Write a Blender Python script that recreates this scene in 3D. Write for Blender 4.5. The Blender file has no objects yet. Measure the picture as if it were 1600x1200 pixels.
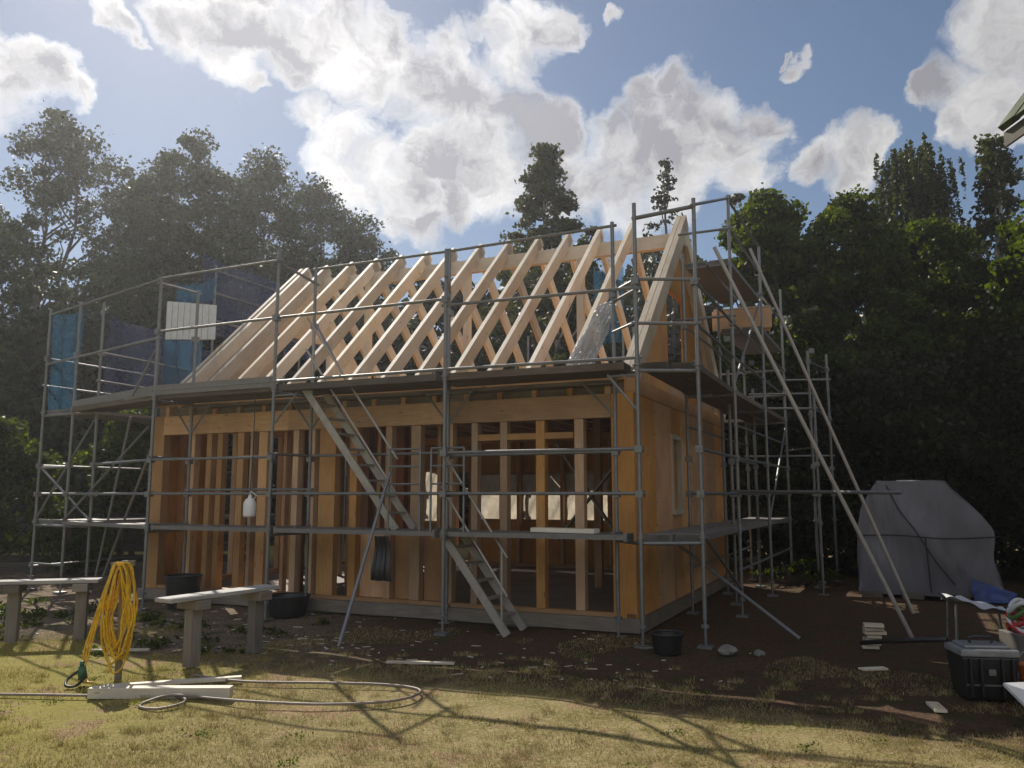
import bpy, bmesh, math, random
import numpy as np
from mathutils import Vector, Matrix

R = math.radians
scene = bpy.context.scene
COL = scene.collection

# ------------------------------------------------------------------ camera
cam_d = bpy.data.cameras.new("camera")
cam_d.sensor_width = 36.0
cam_d.lens = 28.81
cam_d.clip_end = 2000
cam = bpy.data.objects.new("camera", cam_d)
COL.objects.link(cam)
cam.location = (0, 0, 1.65)
cam.rotation_euler = (R(90 + 7.672), 0, 0)
scene.camera = cam

# ------------------------------------------------------------------ light, sky, exposure
SUN_AZ, SUN_EL = R(-25), R(40)
SUN = Vector((math.sin(SUN_AZ) * math.cos(SUN_EL), math.cos(SUN_AZ) * math.cos(SUN_EL), math.sin(SUN_EL)))
sun_d = bpy.data.lights.new("sun", 'SUN')
sun_d.energy = 4.2
sun_d.angle = R(0.4)
sun_d.color = (1.0, 0.93, 0.82)
sun = bpy.data.objects.new("sun", sun_d)
COL.objects.link(sun)
sun.rotation_euler = (-SUN).to_track_quat('-Z', 'Y').to_euler()
SKY_STRENGTH = 0.05
scene.view_settings.view_transform = 'Standard'
scene.view_settings.look = 'None'
scene.view_settings.gamma = 1.0
scene.view_settings.exposure = 0.50
FLARE_HAZE_DENSITY = 0.0011


class NT:
    """small node-tree helper"""
    def __init__(s, tree):
        s.t = tree
        s.t.nodes.clear()
    def n(s, typ, **kw):
        nd = s.t.nodes.new(typ)
        ins = kw.pop('ins', {})
        for k, v in kw.items():
            setattr(nd, k, v)
        for k, v in ins.items():
            if isinstance(v, bpy.types.NodeSocket):
                s.t.links.new(v, nd.inputs[k])
            else:
                nd.inputs[k].default_value = v
        return nd
    def math(s, op, a, b=None, clamp=False):
        nd = s.n('ShaderNodeMath', operation=op, use_clamp=clamp)
        for i, v in enumerate((a, b)):
            if v is None: continue
            if isinstance(v, bpy.types.NodeSocket): s.t.links.new(v, nd.inputs[i])
            else: nd.inputs[i].default_value = v
        return nd.outputs[0]
    def remap(s, v, a, b, c=0.0, d=1.0, smooth=True):
        nd = s.n('ShaderNodeMapRange', interpolation_type='SMOOTHSTEP' if smooth else 'LINEAR')
        s.t.links.new(v, nd.inputs['Value'])
        nd.inputs['From Min'].default_value = a; nd.inputs['From Max'].default_value = b
        nd.inputs['To Min'].default_value = c; nd.inputs['To Max'].default_value = d
        return nd.outputs[0]
    def mix(s, f, a, b, mode='MIX'):
        nd = s.n('ShaderNodeMix', data_type='RGBA', blend_type=mode)
        for k, v in ((0, f), (6, a), (7, b)):
            if isinstance(v, bpy.types.NodeSocket): s.t.links.new(v, nd.inputs[k])
            elif k == 0: nd.inputs[k].default_value = v
            else: nd.inputs[k].default_value = (*v, 1.0)
        return nd.outputs[2]
    def noise(s, vec, scale, detail=4, rough=0.55, out=0):
        nd = s.n('ShaderNodeTexNoise')
        if vec is not None: s.t.links.new(vec, nd.inputs['Vector'])
        nd.inputs['Scale'].default_value = scale
        nd.inputs['Detail'].default_value = detail
        nd.inputs['Roughness'].default_value = rough
        return nd.outputs[out]


def sky_world():
    w = bpy.data.worlds.new("World")
    scene.world = w
    w.use_nodes = True
    k = NT(w.node_tree)
    sky = k.n('ShaderNodeTexSky', sky_type='NISHITA', sun_disc=False, sun_elevation=SUN_EL, sun_rotation=SUN_AZ,
              altitude=50.0, air_density=1.0, dust_density=0.35, ozone_density=2.0)
    bg_sky = k.n('ShaderNodeBackground', ins={'Color': sky.outputs[0], 'Strength': SKY_STRENGTH})
    tc = k.n('ShaderNodeTexCoord')
    d = tc.outputs['Generated']
    # world direction, pushed about by noise so that cloud outlines billow
    n1 = k.noise(d, 8.0, 6, 0.58, 1)
    off = k.n('ShaderNodeVectorMath', operation='SUBTRACT', ins={0: n1, 1: (0.5, 0.5, 0.5)})
    off = k.n('ShaderNodeVectorMath', operation='SCALE', ins={0: off.outputs[0], 'Scale': 0.15})
    dd = k.n('ShaderNodeVectorMath', operation='ADD', ins={0: d, 1: off.outputs[0]})
    dd = k.n('ShaderNodeVectorMath', operation='NORMALIZE', ins={0: dd.outputs[0]}).outputs[0]
    # cloud heaps: (azimuth deg, elevation deg, radius deg)
    total = None
    for az, el, rad in CLOUDS:
        a, e = R(az), R(el)
        c = (math.sin(a) * math.cos(e), math.cos(a) * math.cos(e), math.sin(e))
        dot = k.n('ShaderNodeVectorMath', operation='DOT_PRODUCT', ins={0: dd, 1: c}).outputs['Value']
        v = k.remap(dot, math.cos(R(rad)), 1.0, 0.0, 1.0, smooth=False)
        total = v if total is None else k.math('MAXIMUM', total, v)
    n2 = k.noise(dd, 15.0, 12, 0.64)
    near = k.remap(total, 0.0, 0.2)
    dens = k.math('ADD', total, k.math('MULTIPLY', k.math('MULTIPLY', k.math('SUBTRACT', n2, 0.55), near), 2.0))
    alpha = k.remap(dens, -0.02, 0.85)
    n3 = k.noise(d, 5.0, 9, 0.55)
    core = k.remap(k.math('ADD', dens, k.math('MULTIPLY', k.math('SUBTRACT', n3, 0.5), 1.0)), 0.12, 1.35)
    sd = k.n('ShaderNodeVectorMath', operation='DOT_PRODUCT', ins={0: d, 1: tuple(SUN)}).outputs['Value']
    bright = k.math('ADD', k.remap(sd, 0.70, 0.98, 0.54, 0.78), k.remap(sd, 0.3, -0.5, 0.0, 0.75))  # second term boosts clouds opposite the sun as added fill light
    dsh = k.n('ShaderNodeVectorMath', operation='ADD', ins={0: dd, 1: tuple(SUN * 0.035)}).outputs[0]
    dso = k.n('ShaderNodeVectorMath', operation='ADD', ins={0: dd, 1: tuple(SUN * 0.0)}).outputs[0]
    relief = k.math('SUBTRACT', k.noise(dso, 11.0, 7, 0.58), k.noise(dsh, 11.0, 7, 0.58))
    core = k.math('SUBTRACT', core, k.math('MULTIPLY', relief, 2.6), clamp=True)
    ccol = k.mix(core, (1.0, 0.985, 0.97), (0.40, 0.40, 0.44))
    bg_cl = k.n('ShaderNodeBackground', ins={'Color': ccol, 'Strength': bright})
    mx = k.n('ShaderNodeMixShader', ins={0: alpha, 1: bg_sky.outputs[0], 2: bg_cl.outputs[0]})
    out = k.n('ShaderNodeOutputWorld')
    w.node_tree.links.new(mx.outputs[0], out.inputs['Surface'])


CLOUDS = [
    # the heaps in front of the camera
    (-22.7, 28.7, 2.8), (-20.5, 27.0, 1.9), (-18.8, 29.9, 3.5), (-16.0, 28.2, 2.4), (-14.1, 29.8, 2.9), (-19.2, 26.7, 1.3), (-11.3, 28.1, 3.8), (-9.1, 30.2, 2.7),
    (-7.1, 27.6, 4.3), (-11.4, 30.6, 2.2), (-3.8, 27.0, 3.9), (-1.9, 24.8, 4.5), (-4.8, 29.1, 2.5), (-0.0, 30.5, 3.0), (2.4, 31.8, 2.7), (-0.5, 28.6, 2.3),
    (4.0, 31.6, 1.5), (-14.3, 24.7, 2.4), (-11.8, 23.5, 3.6), (-9.3, 22.1, 3.7), (-10.6, 20.5, 3.2), (-7.4, 20.7, 3.5), (-6.5, 18.8, 2.7), (-8.8, 18.7, 1.9),
    (-5.2, 23.3, 3.2), (-1.4, 22.5, 3.7), (1.9, 24.4, 3.2), (3.3, 22.1, 2.7), (-3.7, 20.4, 2.7), (9.8, 26.1, 2.1), (11.7, 26.8, 1.9), (13.2, 25.3, 3.0),
    (16.1, 25.6, 2.2), (17.8, 24.8, 2.0), (9.8, 24.1, 3.1), (7.0, 23.4, 2.6), (6.3, 21.8, 3.2), (9.2, 21.5, 4.5), (12.9, 22.5, 3.9), (16.0, 23.4, 3.0),
    (11.9, 20.5, 3.1), (16.8, 21.3, 2.0), (4.6, 20.8, 2.7), (-28.0, 28.2, 1.6), (-28.9, 27.7, 1.0), (-27.1, 28.1, 1.0), (-33.5, 24.8, 1.7), (-32.2, 23.7, 1.8),
    (-30.7, 22.9, 1.4), (-33.1, 22.4, 2.1), (-34.5, 23.5, 2.5), (-35.1, 25.7, 1.6), (20.6, 21.2, 1.9), (22.2, 21.4, 2.2), (24.2, 21.7, 2.1), (25.8, 21.9, 1.3),
    (23.4, 20.3, 2.1), (32.5, 27.2, 2.9), (30.2, 25.3, 2.1), (32.2, 24.5, 2.9), (28.3, 25.0, 1.4), (32.7, 22.4, 1.9), (33.7, 26.2, 3.2), (31.1, 22.9, 1.5),
    (7.6, 32.1, 0.8), (20.9, 27.8, 0.8), (20.1, 28.3, 0.4),
    # unseen, added behind the camera and overhead to fill the shaded house front
    (120, 38, 20), (160, 32, 20), (200, 42, 24), (240, 35, 20), (-80, 40, 13), (85, 28, 14), (180, 68, 16), (140, 58, 14), (185, 16, 14), (225, 18, 14), (110, 14, 12),
]
sky_world()

# ------------------------------------------------------------------ materials
def new_mat(name):
    m = bpy.data.materials.new(name)
    m.use_nodes = True
    return m, NT(m.node_tree)

def finish(m, k, shader, disp=None):
    out = k.n('ShaderNodeOutputMaterial')
    m.node_tree.links.new(shader, out.inputs['Surface'])
    return m

def wood_mat(name, c1, c2, rough=0.6, knots=True, grey=0.0):
    m, k = new_mat(name)
    uv = k.n('ShaderNodeUVMap').outputs[0]
    mp = k.n('ShaderNodeMapping', ins={'Vector': uv, 'Scale': (1.4, 30.0, 1.0)}).outputs[0]
    oi = k.n('ShaderNodeObjectInfo').outputs['Random']
    g = k.noise(mp, 2.0, 5, 0.6)
    col = k.mix(k.remap(g, 0.3, 0.72), c1, c2)
    big = k.noise(uv, 1.3, 5, 0.65)
    col = k.mix(k.remap(big, 0.35, 0.72, 0.0, 0.55), col, (c2[0] * 0.7, c2[1] * 0.62, c2[2] * 0.55))
    if knots:
        mp2 = k.n('ShaderNodeMapping', ins={'Vector': uv, 'Scale': (2.2, 9.0, 1.0)}).outputs[0]
        vo = k.n('ShaderNodeTexVoronoi', ins={'Vector': mp2, 'Scale': 1.0}).outputs['Distance']
        col = k.mix(k.remap(vo, 0.04, 0.12, 0.75, 0.0), col, (0.16, 0.075, 0.03))
    hsv = k.n('ShaderNodeHueSaturation', ins={'Color': col, 'Value': k.remap(oi, 0, 1, 0.64, 1.18, False), 'Saturation': k.remap(k.math('FRACT', k.math('MULTIPLY', oi, 7.31)), 0, 1, 0.72 - grey, 1.08 - grey, False)})
    b = k.n('ShaderNodeBsdfPrincipled', ins={'Base Color': hsv.outputs[0], 'Roughness': rough})
    b.inputs['Specular IOR Level'].default_value = 0.3
    bp = k.n('ShaderNodeBump', ins={'Strength': 0.25, 'Distance': 0.01, 'Height': g})
    m.node_tree.links.new(bp.outputs[0], b.inputs['Normal'])
    return finish(m, k, b.outputs[0])

def metal_mat(name, col, rough=0.45, metallic=0.75, dirt=(0.12, 0.1, 0.08)):
    m, k = new_mat(name)
    p = k.n('ShaderNodeNewGeometry').outputs['Position']
    n = k.noise(p, 9.0, 5, 0.65)
    n2 = k.noise(p, 60.0, 3, 0.6)
    c = k.mix(k.remap(n, 0.45, 0.8, 0.0, 0.7), col, dirt)
    c = k.mix(k.remap(n2, 0.4, 0.7, 0.0, 0.25), c, tuple(x * 1.3 for x in col))
    b = k.n('ShaderNodeBsdfPrincipled', ins={'Base Color': c, 'Metallic': metallic, 'Roughness': k.remap(n2, 0.2, 0.8, rough - 0.1, rough + 0.2, False)})
    return finish(m, k, b.outputs[0])

def plain_mat(name, col, rough=0.6, var=0.25, scale=12.0, metallic=0.0, bump=0.0):
    m, k = new_mat(name)
    p = k.n('ShaderNodeNewGeometry').outputs['Position']
    n = k.noise(p, scale, 5, 0.6)
    c = k.mix(k.remap(n, 0.3, 0.75), tuple(x * (1 + var) for x in col), tuple(x * (1 - var) for x in col))
    b = k.n('ShaderNodeBsdfPrincipled', ins={'Base Color': c, 'Roughness': rough, 'Metallic': metallic})
    if bump:
        bp = k.n('ShaderNodeBump', ins={'Strength': bump, 'Distance': 0.02, 'Height': n})
        m.node_tree.links.new(bp.outputs[0], b.inputs['Normal'])
    return finish(m, k, b.outputs[0])

def leaf_mat(name, cols, trans=0.45):
    m, k = new_mat(name)
    g = k.n('ShaderNodeNewGeometry')
    ri = g.outputs['Random Per Island']
    clump = k.noise(g.outputs['Position'], 0.55, 3, 0.6)
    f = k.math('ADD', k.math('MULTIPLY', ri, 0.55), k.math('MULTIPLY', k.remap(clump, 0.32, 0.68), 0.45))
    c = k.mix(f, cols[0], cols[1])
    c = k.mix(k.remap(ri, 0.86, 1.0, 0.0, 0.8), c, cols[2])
    d = k.n('ShaderNodeBsdfPrincipled', ins={'Base Color': c, 'Roughness': 0.5})
    d.inputs['Specular IOR Level'].default_value = 0.25
    tcol = k.mix(1.0, c, (1.25, 1.2, 0.35), 'MULTIPLY')
    t = k.n('ShaderNodeBsdfTranslucent', ins={'Color': tcol})
    mx = k.n('ShaderNodeMixShader', ins={0: trans, 1: d.outputs[0], 2: t.outputs[0]})
    return finish(m, k, mx.outputs[0])

def film_mat(name, col, clear=0.12, trans=0.6):
    m, k = new_mat(name)
    p = k.n('ShaderNodeNewGeometry').outputs['Position']
    n = k.noise(p, 5.0, 4, 0.6)
    c = k.mix(k.remap(n, 0.3, 0.7), col, tuple(x * 0.72 for x in col))
    d = k.n('ShaderNodeBsdfPrincipled', ins={'Base Color': c, 'Roughness': 0.3})
    t = k.n('ShaderNodeBsdfTranslucent', ins={'Color': c})
    mx = k.n('ShaderNodeMixShader', ins={0: trans, 1: d.outputs[0], 2: t.outputs[0]})
    bp = k.n('ShaderNodeBump', ins={'Strength': 0.6, 'Distance': 0.05, 'Height': n})
    m.node_tree.links.new(bp.outputs[0], d.inputs['Normal'])
    tr = k.n('ShaderNodeBsdfTransparent')
    mx2 = k.n('ShaderNodeMixShader', ins={0: clear, 1: mx.outputs[0], 2: tr.outputs[0]})
    return finish(m, k, mx2.outputs[0])

def tarp_mat():
    m, k = new_mat("grey tarpaulin")
    g = k.n('ShaderNodeTexCoord').outputs['Object']
    mp = k.n('ShaderNodeMapping', ins={'Vector': g, 'Scale': (5.0, 5.0, 1.1), 'Rotation': (0.0, 0.35, 0.0)}).outputs[0]
    n = k.noise(mp, 1.6, 3, 0.45)
    n2 = k.noise(g, 1.2, 2, 0.5)
    c = k.mix(k.remap(n2, 0.35, 0.65), (0.20, 0.20, 0.245), (0.165, 0.165, 0.19))
    b = k.n('ShaderNodeBsdfPrincipled', ins={'Base Color': c, 'Roughness': 0.42})
    bp = k.n('ShaderNodeBump', ins={'Strength': 0.55, 'Distance': 0.06, 'Height': n})
    m.node_tree.links.new(bp.outputs[0], b.inputs['Normal'])
    return finish(m, k, b.outputs[0])

def ground_mat():
    m, k = new_mat("ground")
    p = k.n('ShaderNodeNewGeometry').outputs['Position']
    sep = k.n('ShaderNodeSeparateXYZ', ins={0: p})
    x, y = sep.outputs[0], sep.outputs[1]
    # distance in front of the house line: v = (x-X0)*s + (y-Y0)*c
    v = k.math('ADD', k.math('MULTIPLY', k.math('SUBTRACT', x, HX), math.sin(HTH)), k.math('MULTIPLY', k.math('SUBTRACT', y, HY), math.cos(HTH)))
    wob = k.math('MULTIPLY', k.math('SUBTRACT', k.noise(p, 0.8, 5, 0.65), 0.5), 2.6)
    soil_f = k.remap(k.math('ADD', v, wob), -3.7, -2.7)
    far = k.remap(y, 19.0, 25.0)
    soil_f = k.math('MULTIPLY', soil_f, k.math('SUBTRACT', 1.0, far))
    n_f = k.noise(p, 30.0, 6, 0.7)
    n_m = k.noise(p, 3.0, 5, 0.6)
    grass = k.mix(k.remap(n_m, 0.35, 0.65), (0.29, 0.23, 0.105), (0.20, 0.17, 0.06))
    grass = k.mix(k.remap(n_f, 0.45, 0.75), grass, (0.42, 0.35, 0.20))
    # greener on the left, bleached in the middle
    grass = k.mix(k.remap(k.math('ADD', x, k.math('MULTIPLY', wob, 0.5)), -3.8, -1.4, 0.7, 0.0), grass, (0.26, 0.23, 0.045))
    bare = k.mix(k.remap(n_f, 0.35, 0.7), (0.24, 0.15, 0.085), (0.36, 0.25, 0.15))
    grass = k.mix(k.remap(k.noise(p, 1.7, 6, 0.7), 0.53, 0.62, 0.0, 0.9), grass, bare)
    straw_sun = k.remap(k.math('ADD', x, wob), -3.2, -1.0, 1.0, 0.0)  # straw litter on the left, also carrying the sunlit side's brightness
    soil = k.mix(k.remap(n_f, 0.3, 0.75), k.mix(straw_sun, (0.058, 0.034, 0.022), (0.075, 0.052, 0.036)), k.mix(straw_sun, (0.145, 0.088, 0.056), (0.34, 0.26, 0.185)))  # the other soil is darkened to carry the house's shade
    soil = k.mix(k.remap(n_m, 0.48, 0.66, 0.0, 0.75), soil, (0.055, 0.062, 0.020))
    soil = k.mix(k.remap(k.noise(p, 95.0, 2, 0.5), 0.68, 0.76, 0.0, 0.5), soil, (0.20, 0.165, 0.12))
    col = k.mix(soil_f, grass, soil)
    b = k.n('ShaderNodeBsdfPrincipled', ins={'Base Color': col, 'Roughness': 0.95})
    b.inputs['Specular IOR Level'].default_value = 0.1
    h = k.math('ADD', k.math('MULTIPLY', n_f, 0.5), n_m)
    bp = k.n('ShaderNodeBump', ins={'Strength': 0.9, 'Distance': 0.05, 'Height': h})
    m.node_tree.links.new(bp.outputs[0], b.inputs['Normal'])
    return finish(m, k, b.outputs[0])

HX, HY, HTH = 1.497, 10.065, R(24.372)
HL, HW = 8.1, 6.3
HC, HS = math.cos(HTH), math.sin(HTH)
def hw(u, v, z=0.0):
    """house coordinates (u to the left along the front wall, v into the house) -> world"""
    return Vector((HX - u * HC + v * HS, HY + u * HS + v * HC, z))

M = dict(
    timber=wood_mat("spruce timber", (0.66, 0.375, 0.155), (0.50, 0.26, 0.10)),
    rafter=wood_mat("pale planed timber", (0.76, 0.66, 0.52), (0.66, 0.54, 0.39)),
    panel=wood_mat("wood panel", (0.66, 0.34, 0.10), (0.52, 0.245, 0.07), knots=False),
    oldwood=wood_mat("weathered timber", (0.26, 0.21, 0.15), (0.17, 0.13, 0.09), 0.8, grey=0.3),
    deckwood=wood_mat("dirty deck boards", (0.20, 0.15, 0.115), (0.11, 0.085, 0.068), 0.85, grey=0.15),
    redwood=wood_mat("reddish timber", (0.50, 0.17, 0.07), (0.38, 0.12, 0.05)),
    plank=wood_mat("grey plank", (0.50, 0.47, 0.43), (0.36, 0.33, 0.30), 0.75, grey=0.5),
    pale=wood_mat("planed pale board", (0.80, 0.72, 0.56), (0.68, 0.58, 0.42), 0.6),
    steel=metal_mat("galvanised steel", (0.21, 0.215, 0.22), 0.45, 0.6),
    deck=metal_mat("steel deck", (0.20, 0.19, 0.18), 0.6, 0.3),
    alu=metal_mat("ladder aluminium", (0.36, 0.33, 0.30), 0.5, 0.35, (0.2, 0.16, 0.12)),
    dark=plain_mat("dark floor", (0.045, 0.04, 0.035), 0.9),
    black=plain_mat("black plastic", (0.016, 0.016, 0.017), 0.38, 0.3),
    sheenlid=plain_mat("black lid greyed for sky sheen", (0.24, 0.24, 0.25), 0.3, 0.15),  # grey base colour stands for sky reflected in the lid
    tarp=tarp_mat(),
    bluetarp=plain_mat("blue tarpaulin", (0.03, 0.07, 0.26), 0.45, 0.3),
    strap=plain_mat("dark strap", (0.03, 0.03, 0.03), 0.7),
    film=film_mat("window film", (0.86, 0.76, 0.60), 0.10, 0.6),
    whitefilm=film_mat("clear wrap film", (0.42, 0.43, 0.45), 0.42, 0.3),
    net=film_mat("blue debris net", (0.025, 0.10, 0.18), 0.34, 0.4),
    netdark=film_mat("dark blue debris net", (0.045, 0.055, 0.11), 0.36, 0.3),
    sheet=plain_mat("white sheet", (0.62, 0.62, 0.64), 0.5, 0.08),
    yellow=plain_mat("yellow cable", (0.62, 0.37, 0.012), 0.4, 0.25, 30),
    green=plain_mat("green plug", (0.03, 0.10, 0.05), 0.5),
    hose=plain_mat("grey brown hose", (0.22, 0.17, 0.14), 0.55),
    bark=plain_mat("bark", (0.075, 0.06, 0.048), 0.95, 0.5, 4.0, bump=0.6),
    birchbark=plain_mat("birch bark", (0.34, 0.32, 0.29), 0.9, 0.6, 3.0),
    stone=plain_mat("stone", (0.20, 0.19, 0.17), 0.9, 0.3, 8),
    red=plain_mat("red plastic", (0.42, 0.03, 0.03), 0.4),
    orange=plain_mat("orange plastic", (0.70, 0.18, 0.02), 0.4),
    leafgreen=plain_mat("green fabric", (0.07, 0.14, 0.04), 0.7),
    jug=plain_mat("white jug plastic", (0.75, 0.74, 0.72), 0.35, 0.05),
    tile=plain_mat("mossy roof", (0.06, 0.075, 0.035), 0.9, 0.5, 6.0, bump=0.5),
    wallpaint=plain_mat("dark painted wall", (0.08, 0.07, 0.05), 0.8),
    fence=wood_mat("dark fence wood", (0.10, 0.085, 0.07), (0.055, 0.045, 0.04), 0.85, grey=0.4),
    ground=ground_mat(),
)
LEAF = dict(
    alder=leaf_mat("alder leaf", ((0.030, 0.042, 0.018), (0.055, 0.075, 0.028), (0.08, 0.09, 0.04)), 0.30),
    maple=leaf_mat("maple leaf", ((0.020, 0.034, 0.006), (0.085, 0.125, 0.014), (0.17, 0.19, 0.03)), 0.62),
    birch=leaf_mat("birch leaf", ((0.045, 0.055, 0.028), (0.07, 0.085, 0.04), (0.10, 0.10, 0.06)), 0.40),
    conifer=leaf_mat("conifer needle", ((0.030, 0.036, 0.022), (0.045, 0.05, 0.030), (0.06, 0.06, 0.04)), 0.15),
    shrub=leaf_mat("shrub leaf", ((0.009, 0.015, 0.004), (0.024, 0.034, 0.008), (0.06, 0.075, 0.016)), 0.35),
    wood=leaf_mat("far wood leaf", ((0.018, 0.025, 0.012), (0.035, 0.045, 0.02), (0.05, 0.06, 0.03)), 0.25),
)

# ------------------------------------------------------------------ mesh helpers
class MB:
    """collects bars, tubes and sheets, then links them as ONE mesh object"""
    def __init__(s):
        s.v, s.f, s.uv = [], [], []
    def _quad(s, idx, uvs):
        s.f.append(idx); s.uv.append(uvs)
    def bar(s, a, b, w, h, up=(0, 0, 1)):
        """rectangular bar from a to b: w across (side), h along 'up'"""
        a, b = Vector(a), Vector(b)
        ax = (b - a); L = ax.length
        if L < 1e-6: return s
        ax.normalize()
        up = Vector(up)
        if abs(ax.dot(up)) > 0.98: up = Vector((0, 1, 0))
        side = ax.cross(up).normalized()
        up = side.cross(ax).normalized()
        i = len(s.v); o = random.random() * 20
        for p in (a, b):
            for sx, sy in ((-1, -1), (1, -1), (1, 1), (-1, 1)):
                s.v.append(tuple(p + side * (sx * w / 2) + up * (sy * h / 2)))
        for q in range(4):
            r = (q + 1) % 4
            wd = w if q % 2 == 0 else h
            y0 = o + q * 0.37
            s._quad((i + q, i + 4 + q, i + 4 + r, i + r), ((o, y0), (o + L, y0), (o + L, y0 + wd), (o, y0 + wd)))
        s._quad((i, i + 1, i + 2, i + 3), ((o, o), (o + .02, o), (o + .02, o + h), (o, o + h)))
        s._quad((i + 7, i + 6, i + 5, i + 4), ((o, o), (o + .02, o), (o + .02, o + h), (o, o + h)))
        return s
    def box(s, x0, x1, y0, y1, z0, z1, grain='z'):
        cx, cy, cz = (x0 + x1) / 2, (y0 + y1) / 2, (z0 + z1) / 2
        if grain == 'z': return s.bar((cx, cy, z0), (cx, cy, z1), abs(x1 - x0), abs(y1 - y0), (0, 1, 0))
        if grain == 'x': return s.bar((x0, cy, cz), (x1, cy, cz), abs(y1 - y0), abs(z1 - z0))
        return s.bar((cx, y0, cz), (cx, y1, cz), abs(x1 - x0), abs(z1 - z0))
    def tube(s, pts, r, n=8, r2=None, cap=True):
        pts = [Vector(p) for p in pts]
        m = len(pts); rings = []
        prev = None
        acc = 0.0
        for j, p in enumerate(pts):
            t = (pts[min(j + 1, m - 1)] - pts[max(j - 1, 0)])
            if t.length < 1e-9: t = Vector((0, 0, 1))
            t.normalize()
            if prev is None:
                ref = Vector((0, 0, 1)) if abs(t.z) < 0.9 else Vector((1, 0, 0))
                sd = t.cross(ref).normalized()
            else:
                sd = (prev - t * prev.dot(t)).normalized()
            prev = sd
            bn = t.cross(sd)
            rr = r if r2 is None else r + (r2 - r) * j / (m - 1)
            i0 = len(s.v)
            for q in range(n):
                a = 2 * math.pi * q / n
                s.v.append(tuple(p + sd * (math.cos(a) * rr) + bn * (math.sin(a) * rr)))
            rings.append(i0)
        for j in range(m - 1):
            L = (pts[j + 1] - pts[j]).length
            for q in range(n):
                q2 = (q + 1) % n
                s._quad((rings[j] + q, rings[j] + q2, rings[j + 1] + q2, rings[j + 1] + q),
                        ((acc, q / n), (acc, (q + 1) / n), (acc + L, (q + 1) / n), (acc + L, q / n)))
            acc += L
        if cap:
            for rg, rev in ((rings[0], True), (rings[-1], False)):
                ids = [rg + q for q in range(n)]
                if rev: ids.reverse()
                s.f.append(tuple(ids)); s.uv.append(tuple((0, 0) for _ in ids))
        return s
    def poly(s, pts, th):
        """flat polygon given by 3-D points, thickened by vector th"""
        th = Vector(th); n = len(pts); i = len(s.v)
        for p in pts: s.v.append(tuple(Vector(p)))
        for p in pts: s.v.append(tuple(Vector(p) + th))
        uv = [(Vector(p).z, Vector(p).x + Vector(p).y) for p in pts]
        s.f.append(tuple(range(i + n - 1, i - 1, -1))); s.uv.append(tuple(reversed(uv)))
        s.f.append(tuple(range(i + n, i + 2 * n))); s.uv.append(tuple(uv))
        for q in range(n):
            r = (q + 1) % n
            s._quad((i + q, i + r, i + n + r, i + n + q), (uv[q], uv[r], uv[r], uv[q]))
        return s
    def grid(s, fn, nu, nv):
        i = len(s.v)
        for a in range(nu + 1):
            for b in range(nv + 1):
                s.v.append(tuple(fn(a / nu, b / nv)))
        for a in range(nu):
            for b in range(nv):
                q = i + a * (nv + 1) + b
                s._quad((q, q + nv + 1, q + nv + 2, q + 1), ((a / nu, b / nv),) * 4)
        return s
    def build(s, name, mat, parent=None, smooth=False, bevel=0.0, weld=False):
        me = bpy.data.meshes.new(name)
        me.from_pydata(s.v, [], s.f)
        ul = me.uv_layers.new(name="UVMap")
        flat = [c for f in s.uv for uvv in f for c in uvv]
        ul.data.foreach_set('uv', flat)
        bm = bmesh.new(); bm.from_mesh(me)
        if weld: bmesh.ops.remove_doubles(bm, verts=bm.verts, dist=1e-4)
        bmesh.ops.recalc_face_normals(bm, faces=bm.faces)
        bm.to_mesh(me); bm.free()
        if smooth: me.polygons.foreach_set('use_smooth', [True] * len(me.polygons))
        me.materials.append(mat)
        o = bpy.data.objects.new(name, me)
        COL.objects.link(o)
        if parent is not None: o.parent = parent
        if bevel:
            bv = o.modifiers.new("bevel", 'BEVEL'); bv.width = bevel; bv.segments = 2; bv.limit_method = 'ANGLE'
        return o

def tag(o, label=None, cat=None, group=None, kind=None):
    if label: o['label'] = label
    if cat: o['category'] = cat
    if group: o['group'] = group
    if kind: o['kind'] = kind
    return o

def empty(name, loc=(0, 0, 0), rz=0.0, label=None, cat=None, group=None):
    o = bpy.data.objects.new(name, None)
    o.empty_display_size = 0.2
    COL.objects.link(o)
    o.location = loc; o.rotation_euler = (0, 0, rz)
    return tag(o, label, cat, group)

def fast_mesh(name, verts, faces, mat, parent=None):
    """numpy vertices (n,3) and faces (m,k) -> object, quickly"""
    me = bpy.data.meshes.new(name)
    kf = faces.shape[1]
    me.vertices.add(len(verts)); me.vertices.foreach_set('co', verts.astype(np.float32).ravel())
    me.loops.add(faces.size); me.loops.foreach_set('vertex_index', faces.astype(np.int32).ravel())
    me.polygons.add(len(faces))
    me.polygons.foreach_set('loop_start', np.arange(0, faces.size, kf, dtype=np.int32))
    me.polygons.foreach_set('loop_total', np.full(len(faces), kf, dtype=np.int32))
    me.update(calc_edges=True)
    me.materials.append(mat)
    o = bpy.data.objects.new(name, me)
    COL.objects.link(o)
    if parent is not None: o.parent = parent
    return o

random.seed(7)
rng = np.random.default_rng(11)

# ------------------------------------------------------------------ ground
def ground_h(x, y):
    return 0.02 * np.sin(x * 1.7 + 0.6 * y) * np.cos(y * 1.3 - 0.4 * x) + 0.012 * np.sin(4.1 * x - 2.2 * y) * np.sin(3.3 * y + 1.0)

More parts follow.
